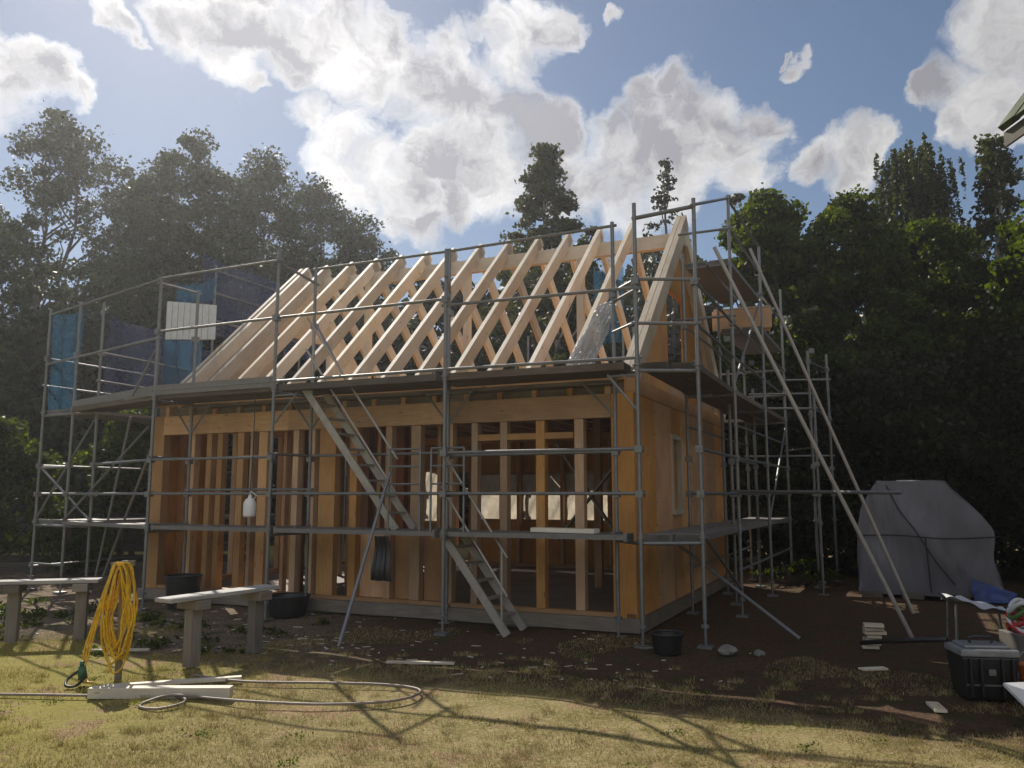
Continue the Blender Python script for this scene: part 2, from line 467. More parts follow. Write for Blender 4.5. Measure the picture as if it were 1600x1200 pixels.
def build_ground():
    xs = np.concatenate([[-600, -200, -90, -45], np.arange(-26, 26.01, 0.4), [45, 90, 200, 600]])
    ys = np.concatenate([[-300, -80, -20], np.arange(-4, 30.01, 0.4), [45, 80, 150, 300, 900]])
    X, Y = np.meshgrid(xs, ys, indexing='ij')
    Z = ground_h(X, Y) * ((np.abs(X) < 24) & (Y < 29)) - 0.012
    V = np.stack([X, Y, Z], -1).reshape(-1, 3)
    nx, ny = len(xs), len(ys)
    I = np.arange(nx * ny).reshape(nx, ny)
    F = np.stack([I[:-1, :-1], I[1:, :-1], I[1:, 1:], I[:-1, 1:]], -1).reshape(-1, 4)
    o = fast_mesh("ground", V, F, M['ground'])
    o.data.polygons.foreach_set('use_smooth', [True] * len(F))
    tag(o, kind='structure')
build_ground()

def leaf_quads(C, size, stretch=1.5, flat=0.0, droop=0.0):
    """rhombic leaves with random orientation at points C (n,3)"""
    n = len(C)
    a = rng.normal(size=(n, 3)); a[:, 2] *= (1 - flat); a[:, 2] -= droop
    a /= np.linalg.norm(a, axis=1, keepdims=True) + 1e-9
    b = rng.normal(size=(n, 3)); b -= (b * a).sum(1, keepdims=True) * a
    b /= np.linalg.norm(b, axis=1, keepdims=True) + 1e-9
    s = size * rng.uniform(0.5, 1.35, (n, 1))
    A, B = a * s * stretch * 0.5, b * s * 0.5
    V = np.stack([C - A, C + B, C + A, C - B], 1).reshape(-1, 3)
    F = np.arange(4 * n).reshape(n, 4)
    return V, F

# ------------------------------------------------------------------ the timber house
house = empty("timber_house", (HX, HY, 0), -HTH, "timber frame house under construction with open studs and bare rafters inside the scaffolding", "house")
def hp(u, v, z): return (-u, v, z)
def hbox(mb, u0, u1, v0, v1, z0, z1, grain='z'): return mb.box(-u1, -u0, v0, v1, z0, z1, grain)

ZB, ZT, ZU = 0.20, 2.90, 3.12          # sole, wall top, upper floor
RUN, APEX = HW / 2, 6.15
def build_house():
    # base
    hbox(MB(), 0.02, HL - 0.02, 0.02, HW - 0.02, -0.05, 0.16, 'x').build("floor_slab", M['oldwood'], house)
    for (a, b) in (((-0.05, -0.03), (HL + 0.05, -0.03)), ((-0.05, HW + 0.03), (HL + 0.05, HW + 0.03)), ((-0.03, 0.05), (-0.03, HW - 0.05)), ((HL + 0.03, 0.05), (HL + 0.03, HW - 0.05))):
        MB().bar(hp(*a, 0.10), hp(*b, 0.10), 0.10, 0.16).build("sill_beam", M['oldwood'], house)
    for v in (0.07, HW - 0.07):
        hbox(MB(), 0.16, HL - 0.16, v - 0.06, v + 0.06, 0.162, ZB + 0.03, 'x').build("sole_plate", M['timber'], house)
    for u in (0.07, HL - 0.07):
        hbox(MB(), u - 0.06, u + 0.06, 0.0, HW, 0.162, ZB + 0.032, 'y').build("sole_plate", M['timber'], house)
    # front wall studs (u centre, width)
    for u, w in ((7.24, .12), (6.88, .10), (6.66, .10), (6.24, .12), (6.02, .06), (5.80, .16), (5.18, .10), (4.86, .06), (4.60, .28), (4.14, .12),
                 (3.55, .10), (3.11, .15), (2.60, .14), (2.20, .09), (1.77, .10), (1.25, .12), (0.72, .12)):
        hbox(MB(), u - w / 2, u + w / 2, 0.012, 0.132, ZB + 0.034, ZT - 0.30).build("stud", M['timber'], house)
    # corner boards
    hbox(MB(), 0.0, 0.29, 0.0, 0.15, ZB - 0.03, ZT).build("corner_panel", M['panel'], house)
    hbox(MB(), 7.84, HL, 0.0, 0.15, ZB - 0.03, ZT).build("corner_panel", M['panel'], house)
    # header over the front wall, in three lengths
    for a, b in ((0.292, 2.66), (2.664, 5.3), (5.304, 7.838)):
        hbox(MB(), a, b, -0.02, 0.14, ZT - 0.296, ZT, 'x').build("header_beam", M['timber'], house)
    hbox(MB(), 0.80, 2.16, 0.02, 0.11, 2.36, 2.44, 'x').build("lintel", M['timber'], house)
    # wall infill boards low down between some studs
    for a, b in ((2.70, 3.02), (3.20, 3.49), (3.61, 4.07)):
        hbox(MB(), a, b, 0.13, 0.15, ZB + 0.03, 1.12).build("infill_board", M['panel'], house)
    for a, b in ((6.30, 6.62),):
        hbox(MB(), a, b, 1.6, 1.62, ZB + 0.03, ZT - 0.1).build("infill_board", M['panel'], house)
    for a, b in ((5.52, 5.68), (4.28, 4.44), (3.66, 3.80)):
        hbox(MB(), a, b, 0.60, 0.72, 0.165, ZT).build("red_board", M['redwood'], house)
    for u in (2.9, 3.9, 5.35, 5.62, 7.55):
        hbox(MB(), u - 0.03, u + 0.03, 0.30, 0.40, 0.165, ZT - 0.02).build("stud", M['timber'], house)
    # temporary cross bracing seen through the right-hand bays
    for (a, b, dv) in (((1.25, 1.05), (0.32, 2.15), 0.30), ((0.36, 1.0), (1.28, 2.35), 0.36)):
        MB().bar(hp(a[0], 0.30 + dv, a[1]), hp(b[0], 0.30 + dv, b[1]), 0.025, 0.10, (0, 1, 0)).build("cross_brace", M['oldwood'], house)
    # right gable, ground floor: boards with a narrow window
    gz0, gz1 = ZB - 0.03, ZT
    def gboard(u0, u1, v0, v1, z0, z1): hbox(MB(), u0, u1, v0, v1, z0, z1).build("wall_panel", M['panel'], house)
    for v0, v1 in ((0.152, 1.02), (1.023, 1.94)): gboard(0.0, 0.13, v0, v1, gz0, gz1)
    gboard(0.0, 0.13, 1.943, 2.50, gz0, 1.42); gboard(0.0, 0.13, 1.943, 2.50, 2.46, gz1)
    for v0, v1 in ((2.503, 3.35), (3.353, 4.3), (4.303, 5.25), (5.253, 6.148)): gboard(0.0, 0.13, v0, v1, gz0, gz1)
    nl = MB()
    for v in (0.2, 0.6, 1.0, 1.05, 1.5, 1.9, 2.55, 3.0, 3.32, 3.4, 3.85, 4.27, 4.35, 4.8, 5.2, 5.3, 5.75, 6.1):
        for z in np.arange(0.35, 2.85, 0.3):
            nl.tube([(0.002, v, z), (0.006, v, z)], 0.009, 6)
    nl.build("nail_head", M['steel'], house)
    fr = MB()
    hbox(fr, -0.025, 0.05, 1.90, 1.96, 1.37, 2.51); hbox(fr, -0.025, 0.05, 2.485, 2.55, 1.37, 2.51)
    hbox(fr, -0.03, 0.05, 1.955, 2.49, 2.445, 2.515, 'y'); hbox(fr, -0.04, 0.05, 1.955, 2.49, 1.36, 1.435, 'y')
    fr.build("window_frame", M['rafter'], house)
    # left gable, ground floor: studs, part boarded (sun comes in between)
    for v in np.arange(0.6, HW - 0.2, 0.62):
        hbox(MB(), HL - 0.12, HL - 0.01, v - 0.03, v + 0.03, ZB + 0.035, ZT - 0.15).build("stud", M['timber'], house)
    hbox(MB(), HL - 0.13, HL, 0.152, HW - 0.152, ZT - 0.148, ZT, 'y').build("top_plate", M['timber'], house)
    hbox(MB(), HL, HL + 0.02, 0.16, 1.3, ZB, ZT).build("wall_panel", M['panel'], house)
    hbox(MB(), HL, HL + 0.02, 5.5, 6.1, ZB, ZT).build("wall_panel", M['panel'], house)
    # back wall: studs, boards below and above the film-covered windows
    for u in (0.5, 1.1, 1.7, 2.28, 3.32, 4.30, 5.44, 5.8, 6.10, 6.96, 7.4, 7.8):
        hbox(MB(), u - 0.03, u + 0.03, HW - 0.13, HW - 0.01, ZB + 0.035, ZT - 0.15).build("stud", M['timber'], house)
    hbox(MB(), 0.132, HL - 0.132, HW - 0.14, HW - 0.005, ZT - 0.148, ZT, 'x').build("top_plate", M['timber'], house)
    def bboard(u0, u1, z0, z1): hbox(MB(), u0, u1, HW, HW + 0.02, z0, z1).build("wall_panel", M['panel'], house)
    bboard(0.0, 2.3, ZB, ZT)
    bboard(2.303, 5.45, ZB, 1.08); bboard(2.303, 5.45, 2.12, ZT)
    bboard(5.453, 6.1, 2.12, ZT)
    bboard(6.103, 6.95, ZB, 1.02); bboard(6.103, 6.95, 2.2, ZT)
    for (u0, u1, z0, z1) in ((2.36, 3.3, 1.08, 2.12), (3.34, 4.28, 1.08, 2.12), (4.32, 5.40, 1.08, 2.12), (6.13, 6.92, 1.02, 2.2)):
        ph = random.random() * 9
        w = MB().grid(lambda a, b: (-(u0 + (u1 - u0) * a), HW + 0.05 + 0.03 * math.sin(a * 9 + ph) * math.sin(b * 7 + ph) + 0.012 * math.sin(31 * a + 17 * b + ph), z0 + (z1 - z0) * b), 16, 16)
        wn = w.build("window_film", M['film'], house, smooth=True)
        f2 = MB()
        hbox(f2, u0 - 0.03, u0 + 0.02, HW + 0.02, HW + 0.07, z0, z1); hbox(f2, u1 - 0.02, u1 + 0.03, HW + 0.022, HW + 0.072, z0, z1)
        hbox(f2, u0 + 0.02, u1 - 0.02, HW + 0.02, HW + 0.07, z1 - 0.05, z1, 'x'); hbox(f2, u0 + 0.02, u1 - 0.02, HW + 0.02, HW + 0.07, z0, z0 + 0.05, 'x')
        f2.build("window_frame", M['timber'], house)
    # inner partition
    for u in (5.0, 5.35, 5.95, 6.55, 7.15, 7.7):
        hbox(MB(), u - 0.03, u + 0.03, 3.0, 3.1, 0.165, ZT).build("stud", M['timber'], house)
    for a, b in ((5.03, 5.32),):
        hbox(MB(), a, b, 3.11, 3.13, 0.17, ZT).build("partition_panel", M['panel'], house)
    for v in (1.1, 1.7, 2.4):
        hbox(MB(), 4.94, 5.0, v - 0.04, v + 0.04, 0.165, ZT).build("stud", M['timber'], house)
    hbox(MB(), 4.92, 4.938, 1.75, 2.98, 0.165, ZT).build("partition_panel", M['panel'], house)
    for u, v in ((3.2, 3.1), (1.5, 3.1)):
        hbox(MB(), u - 0.06, u + 0.06, v - 0.06, v + 0.06, 0.165, ZT).build("post", M['timber'], house)
    # upper floor
    for u in np.arange(0.35, HL - 0.1, 0.5):
        hbox(MB(), u - 0.035, u + 0.035, 0.05, HW - 0.05, ZT + 0.002, ZT + 0.17, 'y').build("joist", M['timber'], house)
    hbox(MB(), 0.0, HL, 0.13, 0.17, ZT + 0.003, ZT + 0.172, 'x').build("rim_board", M['oldwood'], house)  # darker wood stands for the shadowed gap below the deck
    hbox(MB(), 0.0, HL, HW - 0.04, HW + 0.03, ZT + 0.003, ZT + 0.172, 'x').build("rim_board", M['panel'], house)
    hbox(MB(), -0.01, 0.13, 0.06, HW - 0.06, ZT + 0.004, ZT + 0.2, 'y').build("rim_board", M['panel'], house)
    dk = MB()
    n = 14
    for i in range(n):
        v0 = 0.0 + i * HW / n
        hbox(dk, 0.135, HL - 0.01, v0 + 0.004, v0 + HW / n - 0.004, ZT + 0.176, ZU, 'x')
    dk.build("upper_floor", M['timber'], house)
    # rafters
    sl = math.atan2(APEX - ZU, RUN)
    nv, nz = math.sin(sl), math.cos(sl)            # front slope outward normal is (-nv, nz)
    DR = 0.20
    def rafter(u, w=0.065, d=DR, name="rafter"):
        for sgn, v0 in ((1, 0.0), (-1, HW)):
            foot = Vector(hp(u, v0 - sgn * 0.02, ZU + 0.11)); top = Vector(hp(u, RUN - sgn * 0.012, APEX - 0.02))
            dirv = (top - foot).normalized()
            off = Vector((0, sgn * nv, -nz)) * (d / 2)
            top2 = top + dirv * 0.10 if sgn > 0 else top - dirv * 0.01
            MB().bar(foot + off - dirv * 0.02, top2 + off, w, d, (0, -sgn * nv, nz)).build(name, M['rafter'], house)
    for u in (0.88, 1.44, 2.01, 2.58, 3.15, 3.72, 4.29, 4.86, 5.43, 6.00, 6.57, 7.16):
        rafter(u + random.uniform(-.012, .012))
    for u in (-0.005, 0.083): rafter(u, 0.08, 0.25)
    for u in (7.66, 7.80): rafter(u, 0.075, 0.22)
    hbox(MB(), -0.05, 7.88, RUN - 0.06, RUN + 0.06, APEX - 0.50, APEX - 0.27, 'x').build("ridge_beam", M['rafter'], house)
    for u in (1.78, 3.96, 6.1):
        hbox(MB(), u - 0.06, u + 0.06, RUN - 0.055, RUN + 0.055, ZU + 0.002, APEX - 0.502).build("ridge_post", M['rafter'], house)
    # knee wall / wall plates
    for v in (0.10, HW - 0.10):
        hbox(MB(), 0.26, HL - 0.26, v - 0.06, v + 0.06, ZU + 0.002, ZU + 0.10, 'x').build("wall_plate", M['timber'], house)
    # right gable above the floor: boards round a window opening
    def gable(u0, u1, pieces, mat):
        for pts in pieces:
            MB().poly([hp(u0, v, z) for v, z in pts], (-(u1 - u0), 0, 0)).build("gable_panel", mat, house)
    def zr(v): return ZU + 0.10 + (APEX - ZU - 0.12) * (v if v < RUN else HW - v) / RUN - 0.24
    wv0, wv1, wz0, wz1 = 2.42, 3.66, 3.50, 4.82
    gable(0.13, 0.20, [
        [(0.30, ZU - 0.02), (1.20, ZU - 0.02), (1.20, zr(1.20)), (0.30, zr(0.30))],
        [(1.203, ZU - 0.02), (wv0, ZU - 0.02), (wv0, zr(wv0)), (1.203, zr(1.203))],
        [(wv0 + .003, ZU - 0.02), (wv1 - .003, ZU - 0.02), (wv1 - .003, wz0), (wv0 + .003, wz0)],
        [(wv0 + .003, wz1), (wv1 - .003, wz1), (wv1 - .003, zr(wv1)), (RUN, zr(RUN)), (wv0 + .003, zr(wv0))],
        [(wv1, ZU - 0.02), (4.9, ZU - 0.02), (4.9, zr(4.9)), (wv1, zr(wv1))],
        [(4.903, ZU - 0.02), (6.0, ZU - 0.02), (6.0, zr(6.0)), (4.903, zr(4.903))]], M['panel'])
    gable(7.62, 7.72, [
        [(0.30, ZU - 0.02), (2.3, ZU - 0.02), (2.3, zr(2.3)), (0.30, zr(0.30))],
        [(2.303, ZU - 0.02), (4.0, ZU - 0.02), (4.0, 3.5), (2.303, 3.5)],
        [(2.303, 4.7), (4.0, 4.7), (4.0, zr(4.0)), (RUN, zr(RUN)), (2.303, zr(2.303))],
        [(4.003, ZU - 0.02), (6.0, ZU - 0.02), (6.0, zr(6.0)), (4.003, zr(4.003))]], M['rafter'])
build_house()

# ------------------------------------------------------------------ scaffolding
scaf = empty("scaffolding", (HX, HY, 0), -HTH, "galvanised tube scaffolding with decks and guard rails wrapped round the timber house", "scaffolding")
TR = 0.0242
def build_scaffold():
    posts = {
        # front run, outer and inner row
        'A0': (-0.28, -0.78, 5.03), 'A1': (2.15, -0.90, 4.75), 'A2': (4.85, -0.90, 5.10), 'A3': (7.15, -0.86, 4.95),
        'B0': (0.15, -0.28, 5.02), 'B1': (2.50, -0.17, 5.0), 'B2': (4.75, -0.19, 5.0), 'B3': (7.10, -0.17, 4.9),
        # left end bay
        'L0': (9.55, 0.10, 5.0), 'L1': (10.1, 0.05, 5.05), 'L2': (11.0, 0.15, 5.02),
        'L3': (9.75, 2.55, 5.0), 'L4': (11.05, 2.7, 5.0), 'L5': (9.0, 2.4, 3.2), 'L6': (9.75, 5.1, 5.0), 'L7': (11.05, 5.2, 5.0), 'L8': (9.75, 7.6, 5.0),
        'M1': (8.95, 2.05, 6.1), 'M2': (8.95, 4.65, 6.1), 'N1': (-0.62, 3.3, 3.6), 'N2': (-0.62, 5.9, 3.6), 'N3': (-1.6, 6.2, 4.3),
        # right gable, outer and inner row
        'G0': (-0.90, -0.48, 5.10), 'G1': (-0.90, 2.05, 6.0), 'G2': (-0.98, 4.65, 5.95), 'G3': (-1.05, 7.15, 5.75),
        'H1': (-0.22, 2.05, 5.2), 'H2': (-0.26, 4.65, 5.2), 'H3': (-0.30, 7.15, 5.2), 'K0': (-1.85, 7.4, 4.4), 'K1': (-1.75, 5.0, 3.4),
        # back run
        'D0': (2.1, 7.45, 5.3), 'D1': (4.6, 7.45, 5.3), 'D2': (7.1, 7.45, 5.3), 'E0': (2.1, 6.72, 5.2), 'E1': (4.6, 6.72, 5.2), 'E2': (7.1, 6.72, 5.2),
    }
    for k_, (u, v, zt) in posts.items():
        m = MB(); p0 = Vector(hp(u, v, 0.28)); lean = Vector((random.uniform(-.012, .012), random.uniform(-.012, .012), 0))
        m.tube([p0, Vector(hp(u, v, zt)) + lean], TR, 10)
        for zc in (1.18, 3.12):                                   # node collars
            m.tube([hp(u, v, zc - 0.015), hp(u, v, zc + 0.0)], TR * 2.4, 10); m.tube([hp(u, v, zc - 0.06), hp(u, v, zc + 0.05)], TR * 1.5, 10)
        for zc in (1.66, 2.16, 4.1):
            m.box(-u - 0.042, -u + 0.042, v - 0.045, v + 0.045, zc - 0.045, zc + 0.035)
        po = m.build("post", M['steel'], scaf, smooth=False)
        b = MB()
        b.tube([hp(u, v, 0.0), hp(u, v, 0.34)], 0.017, 8)
        b.tube([hp(u, v, 0.20), hp(u, v, 0.235)], 0.045, 8)
        b.box(-u - 0.08, -u + 0.08, v - 0.08, v + 0.08, -0.02, 0.012)
        b.build("base_jack", M['steel'], po)
    P = posts
    def pt(k_, z): return Vector(hp(P[k_][0], P[k_][1], z))
    def rail(a, b, z, name="guard_rail", z2=None, r=0.020, ext=0.06):
        p, q = pt(a, z), pt(b, z if z2 is None else z2)
        d = (q - p).normalized()
        MB().tube([p - d * ext, q + d * ext], r, 8).build(name, M['steel'], scaf)
    def deck(a, b, c, d, z, n=2, mat='deck', th=0.055):
        """planked deck between post pairs a-b (one end) and c-d (other end)"""
        A, B, C_, D = (pt(x, z) for x in (a, b, c, d))
        m = MB()
        for i in range(n):
            f0 = (i + 0.04) / n; f1 = (i + 0.93) / n
            p0 = A.lerp(B, (f0 + f1) / 2); p1 = C_.lerp(D, (f0 + f1) / 2)
            dv = (p1 - p0).normalized() * 0.05
            w = ((A - B).length + (C_ - D).length) / 2 * (f1 - f0)
            m.bar(p0 + dv, p1 - dv, w, th)
            m.bar(p0 + dv, p0 + dv * 1.8, w * 0.95, 0.09); m.bar(p1 - dv * 1.8, p1 - dv, w * 0.95, 0.09)
        m.build("deck", M[mat], scaf)
    front = [('A0', 'B0', 'A1', 'B1'), ('A1', 'B1', 'A2', 'B2'), ('A2', 'B2', 'A3', 'B3'), ('A3', 'B3', 'L1', 'L0')]
    right = [('A0', 'G0', 'B0', 'H1'), ('G0', 'A0', 'G1', 'H1'), ('G1', 'H1', 'G2', 'H2'), ('G2', 'H2', 'G3', 'H3')]
    back = [('G3', 'H3', 'D0', 'E0'), ('D0', 'E0', 'D1', 'E1'), ('D1', 'E1', 'D2', 'E2'), ('D2', 'E2', 'L8', 'L8')]
    left = [('L1', 'L2', 'L3', 'L4'), ('L3', 'L4', 'L6', 'L7')]
    for z in (1.17, 3.11):
        for q in front: deck(*q, z, 2, 'deckwood' if z > 2 else 'deck', 0.085 if z > 2 else 0.055)
        for q in right[1:]: deck(*q, z, 2, 'deckwood' if z > 2 else 'deck', 0.07)
        for q in left: deck(*q, z, 3)
    for q in back[:3]: deck(*q, 3.11)
    deck('G1', 'H1', 'G2', 'H2', 5.02)
    deck('G2', 'H2', 'G3', 'H3', 4.50)
    # a console deck close to the wall, gap to the house
    m = MB()
    for u0, u1 in ((0.3, 2.4), (2.6, 4.65), (4.9, 7.0)):
        m.bar(hp(u0, -0.015, 3.03), hp(u1, -0.015, 3.03), 0.27, 0.05)
    m.build("console_deck", M['deckwood'], scaf)
    for a, b in (('A2', 'A3'), ('A3', 'L1')):
        p, q = pt(a, 3.20), pt(b, 3.20)
        MB().bar(p, q, 0.025, 0.15).build("toe_board", M['deck'], scaf)
    # transoms under the decks
    for a, b in (('A0', 'B0'), ('A1', 'B1'), ('A2', 'B2'), ('A3', 'B3'), ('L1', 'L0'), ('L1', 'L2'), ('L3', 'L4'), ('G0', 'A0'), ('G1', 'H1'), ('G2', 'H2'), ('G3', 'H3'), ('D0', 'E0'), ('D1', 'E1'), ('D2', 'E2'), ('L6', 'L7')):
        for z in (1.11, 3.05):
            rail(a, b, z, "transom", r=0.022, ext=0.0)
    # outer guard rails
    for a, b in (('A1', 'A2'), ('A2', 'A3')):
        rail(a, b, 4.10); rail(a, b, 3.20)
    rail('A0', 'A1', 4.02); rail('A0', 'A1', 3.20)
    rail('A2', 'A3', 4.93); rail('A3', 'L2', 4.92); rail('A3', 'L2', 4.0)
    for a, b in (('B0', 'B1'), ('B1', 'B2')): rail(a, b, 4.97, "top_rail")
    rail('A2', 'B2', 4.9, z2=4.75); rail('A3', 'B3', 4.85, z2=4.85)
    rail('A0', 'G0', 4.85, "top_rail", ext=0.03, z2=5.0, r=0.026); rail('G0', 'G1', 5.02, "top_rail", z2=5.96); rail('A0', 'G0', 4.12); rail('A0', 'G0', 3.6)
    for a, b in (('A0', 'A1'), ('A2', 'A3')):
        rail(a, b, 2.16); rail(a, b, 1.66)
    rail('A1', 'A2', 1.66, z2=1.66)
    rail('A3', 'L1', 1.66); rail('L1', 'L2', 2.12); rail('L0', 'A3', 2.16)
    for a, b in (('G0', 'G1'), ('G1', 'G2'), ('G2', 'G3')):
        for z in (1.66, 2.16, 3.6, 4.1): rail(a, b, z)
    for a, b in (('L2', 'L4'), ('L4', 'L7')):
        for z in (1.66, 2.16, 3.6, 4.1): rail(a, b, z)
    rail('G1', 'G2', 5.5); rail('G2', 'G3', 5.1); rail('G1', 'G2', 5.95, "top_rail")
    for a, b in (('D0', 'D1'), ('D1', 'D2'), ('G3', 'D0')):
        for z in (3.6, 4.1): rail(a, b, z)
    rail('H3', 'K0', 2.4, r=0.018); rail('G3', 'K0', 3.9); rail('G2', 'K1', 3.1); rail('G3', 'K0', 1.7); rail('K1', 'K0', 1.7); rail('K1', 'K0', 3.1)
    for z in (4.1, 5.0, 5.55, 6.0): rail('M1', 'M2', z)
    for a, b in (('G1', 'G2'), ('G2', 'G3'), ('H1', 'H2'), ('H2', 'H3')):
        rail(a, b, 0.62, r=0.018); rail(a, b, 2.62, r=0.018)
    rail('G1', 'G2', 3.2, "brace", z2=5.0, ext=0, r=0.018); rail('G2', 'G3', 1.2, "brace", z2=3.0, ext=0, r=0.018); rail('G0', 'G1', 1.22, "brace", z2=0.35, ext=0, r=0.018)
    rail('H1', 'H2', 4.1); rail('H2', 'H3', 4.1); rail('N1', 'N2', 2.2); rail('N2', 'N3', 3.5); rail('G3', 'N3', 2.5); rail('H1', 'H2', 1.66); rail('K0', 'N3', 4.1)
    rail('G1', 'H1', 5.5); rail('G2', 'H2', 5.1, z2=5.1); rail('G1', 'H1', 4.2); rail('G3', 'H3', 4.1)
    rail('A0', 'B0', 4.0); rail('A1', 'B1', 2.2); rail('A1', 'B1', 4.4); rail('A2', 'B2', 2.2); rail('A3', 'B3', 2.2); rail('B1', 'B0', 2.16); rail('B2', 'B3', 1.72); rail('B2', 'B1', 2.2)
    rail('L0', 'L3', 3.6); rail('L0', 'L3', 4.1); rail('L3', 'L6', 3.6); rail('L1', 'L3', 1.66); rail('L2', 'L4', 0.4, r=0.018); rail('L1', 'L2', 0.45, r=0.018)
    # diagonal braces
    def brace(a, z0, b, z1, name="brace", r=0.018): rail(a, b, z0, name, z2=z1, r=r, ext=0.0)
    brace('L2', 1.22, 'L0', 3.0); brace('L2', 2.15, 'L0', 1.2)
    MB().tube([hp(4.75, -0.22, 4.2), hp(4.05, -0.22, 3.12)], 0.018, 8).build("brace", M['steel'], scaf)
    MB().tube([hp(8.77, 0.12, 2.95), hp(9.42, 0.12, 0.0)], 0.02, 8).build("raking_tube", M['steel'], scaf)
    MB().tube([hp(8.18, 0.14, 2.6), hp(9.2, 0.14, 0.3)], 0.02, 8).build("raking_tube", M['steel'], scaf)
    MB().tube([hp(7.16, -0.84, 3.9), hp(7.75, -0.75, 3.15)], 0.016, 8).build("brace", M['steel'], scaf)
    MB().tube([hp(8.15, -0.05, 2.75), hp(10.1, 0.0, 1.2)], 0.018, 8).build("brace", M['steel'], scaf)
    # bracket arms under the upper deck, short struts to the posts
    for kx, du in (('B0', 0.42), ('B1', 0.36), ('B1', -0.36), ('B2', 0.36), ('B2', -0.36), ('B3', 0.36), ('B3', -0.36), ('A0', 0.36), ('A2', -0.4)):
        u, v, _ = P[kx]
        MB().tube([hp(u, v, 2.58), hp(u + du, v, 3.02)], 0.014, 6).tube([hp(u, v, 3.0), hp(u + du, v, 3.0)], 0.014, 6).build("bracket", M['steel'], scaf)
    # raking shores
    MB().tube([hp(-2.98, 0.83, 0.0), hp(-0.87, 1.02, 4.93)], 0.026, 10).build("raking_tube", M['alu'], scaf)
    MB().tube([hp(-3.04, 3.22, 0.0), hp(-0.90, 4.22, 5.80)], 0.026, 10).build("raking_tube", M['alu'], scaf)
    MB().tube([hp(-1.81, 0.28, 0.03), hp(-0.30, 0.98, 0.99)], 0.022, 8).build("raking_tube", M['steel'], scaf)
    MB().tube([hp(2.76, -2.13, 0.0), hp(2.95, -0.88, 1.92)], 0.022, 8).build("raking_tube", M['steel'], scaf)
    MB().tube([hp(-0.85, 2.0, 1.69), hp(-2.95, 0.52, 1.67)], 0.022, 8).build("tie_tube", M['steel'], scaf)
    # access gate on the lower deck
    g = MB()
    for (a, b) in ((1.90, 2.36), (2.52, 2.98)):
        for z in (1.78, 2.0, 2.22): g.tube([hp(a, -0.86, z), hp(b, -0.86, z)], 0.014, 6)
        g.tube([hp(a, -0.86, 1.2), hp(a, -0.86, 2.22)], 0.014, 6); g.tube([hp(b, -0.86, 1.2), hp(b, -0.86, 2.22)], 0.014, 6)
    g.build("gate_frame", M['steel'], scaf)
    # box guard at the upper right corner
    g = MB()
    for z in (3.62, 4.12): g.tube([hp(-0.28, -0.78, z), hp(0.15, -0.30, z)], 0.016, 6)
    g.build("gate_frame", M['steel'], scaf)
build_scaffold()

def stair(name, a, b, c, d, label, n=8, w=0.10):
    """two stringers a->b and c->d (house coordinates) with flat treads"""
    t = empty(name, hw(*b), -HTH, label, "stair")
    off = Vector(hp(*b))
    A, B, C_, D = (Vector(hp(*p)) - Vector((off.x, off.y, b[2])) for p in (a, b, c, d))
    for p, q in ((A, B), (C_, D)):
        MB().bar(p, q, 0.03, w, (0, 0, 1)).build("stringer", M['alu'], t)
    for i in range(1, n + 1):
        f = i / (n + 1)
        MB().bar(A.lerp(B, f), C_.lerp(D, f), 0.09, 0.025).build("tread", M['alu'], t)
    for z_ in (0.45, 0.9):
        MB().tube([A + Vector((0, 0, z_ + 0.1)), B + Vector((0, 0, z_))], 0.015, 6).build("hand_rail", M['alu'], t)
    for f in (0.08, 0.92):
        p = A.lerp(B, f); MB().tube([p, p + Vector((0, 0, 0.92 + 0.1 * (1 - f)))], 0.015, 6).build("rail_post", M['alu'], t)
    return t
stair("access_stair", (4.45, -0.74, 3.10), (2.93, -0.74, 1.20), (4.45, -0.30, 3.10), (2.93, -0.30, 1.20), "upper flight of scaffold stairs leading from the lower deck to the roof deck", 8)
stair("access_stair", (2.28, -0.74, 1.20), (1.37, -0.74, 0.0), (2.28, -0.24, 1.20), (1.37, -0.24, 0.0), "lower flight of scaffold stairs standing on the ground in front of the house", 5)

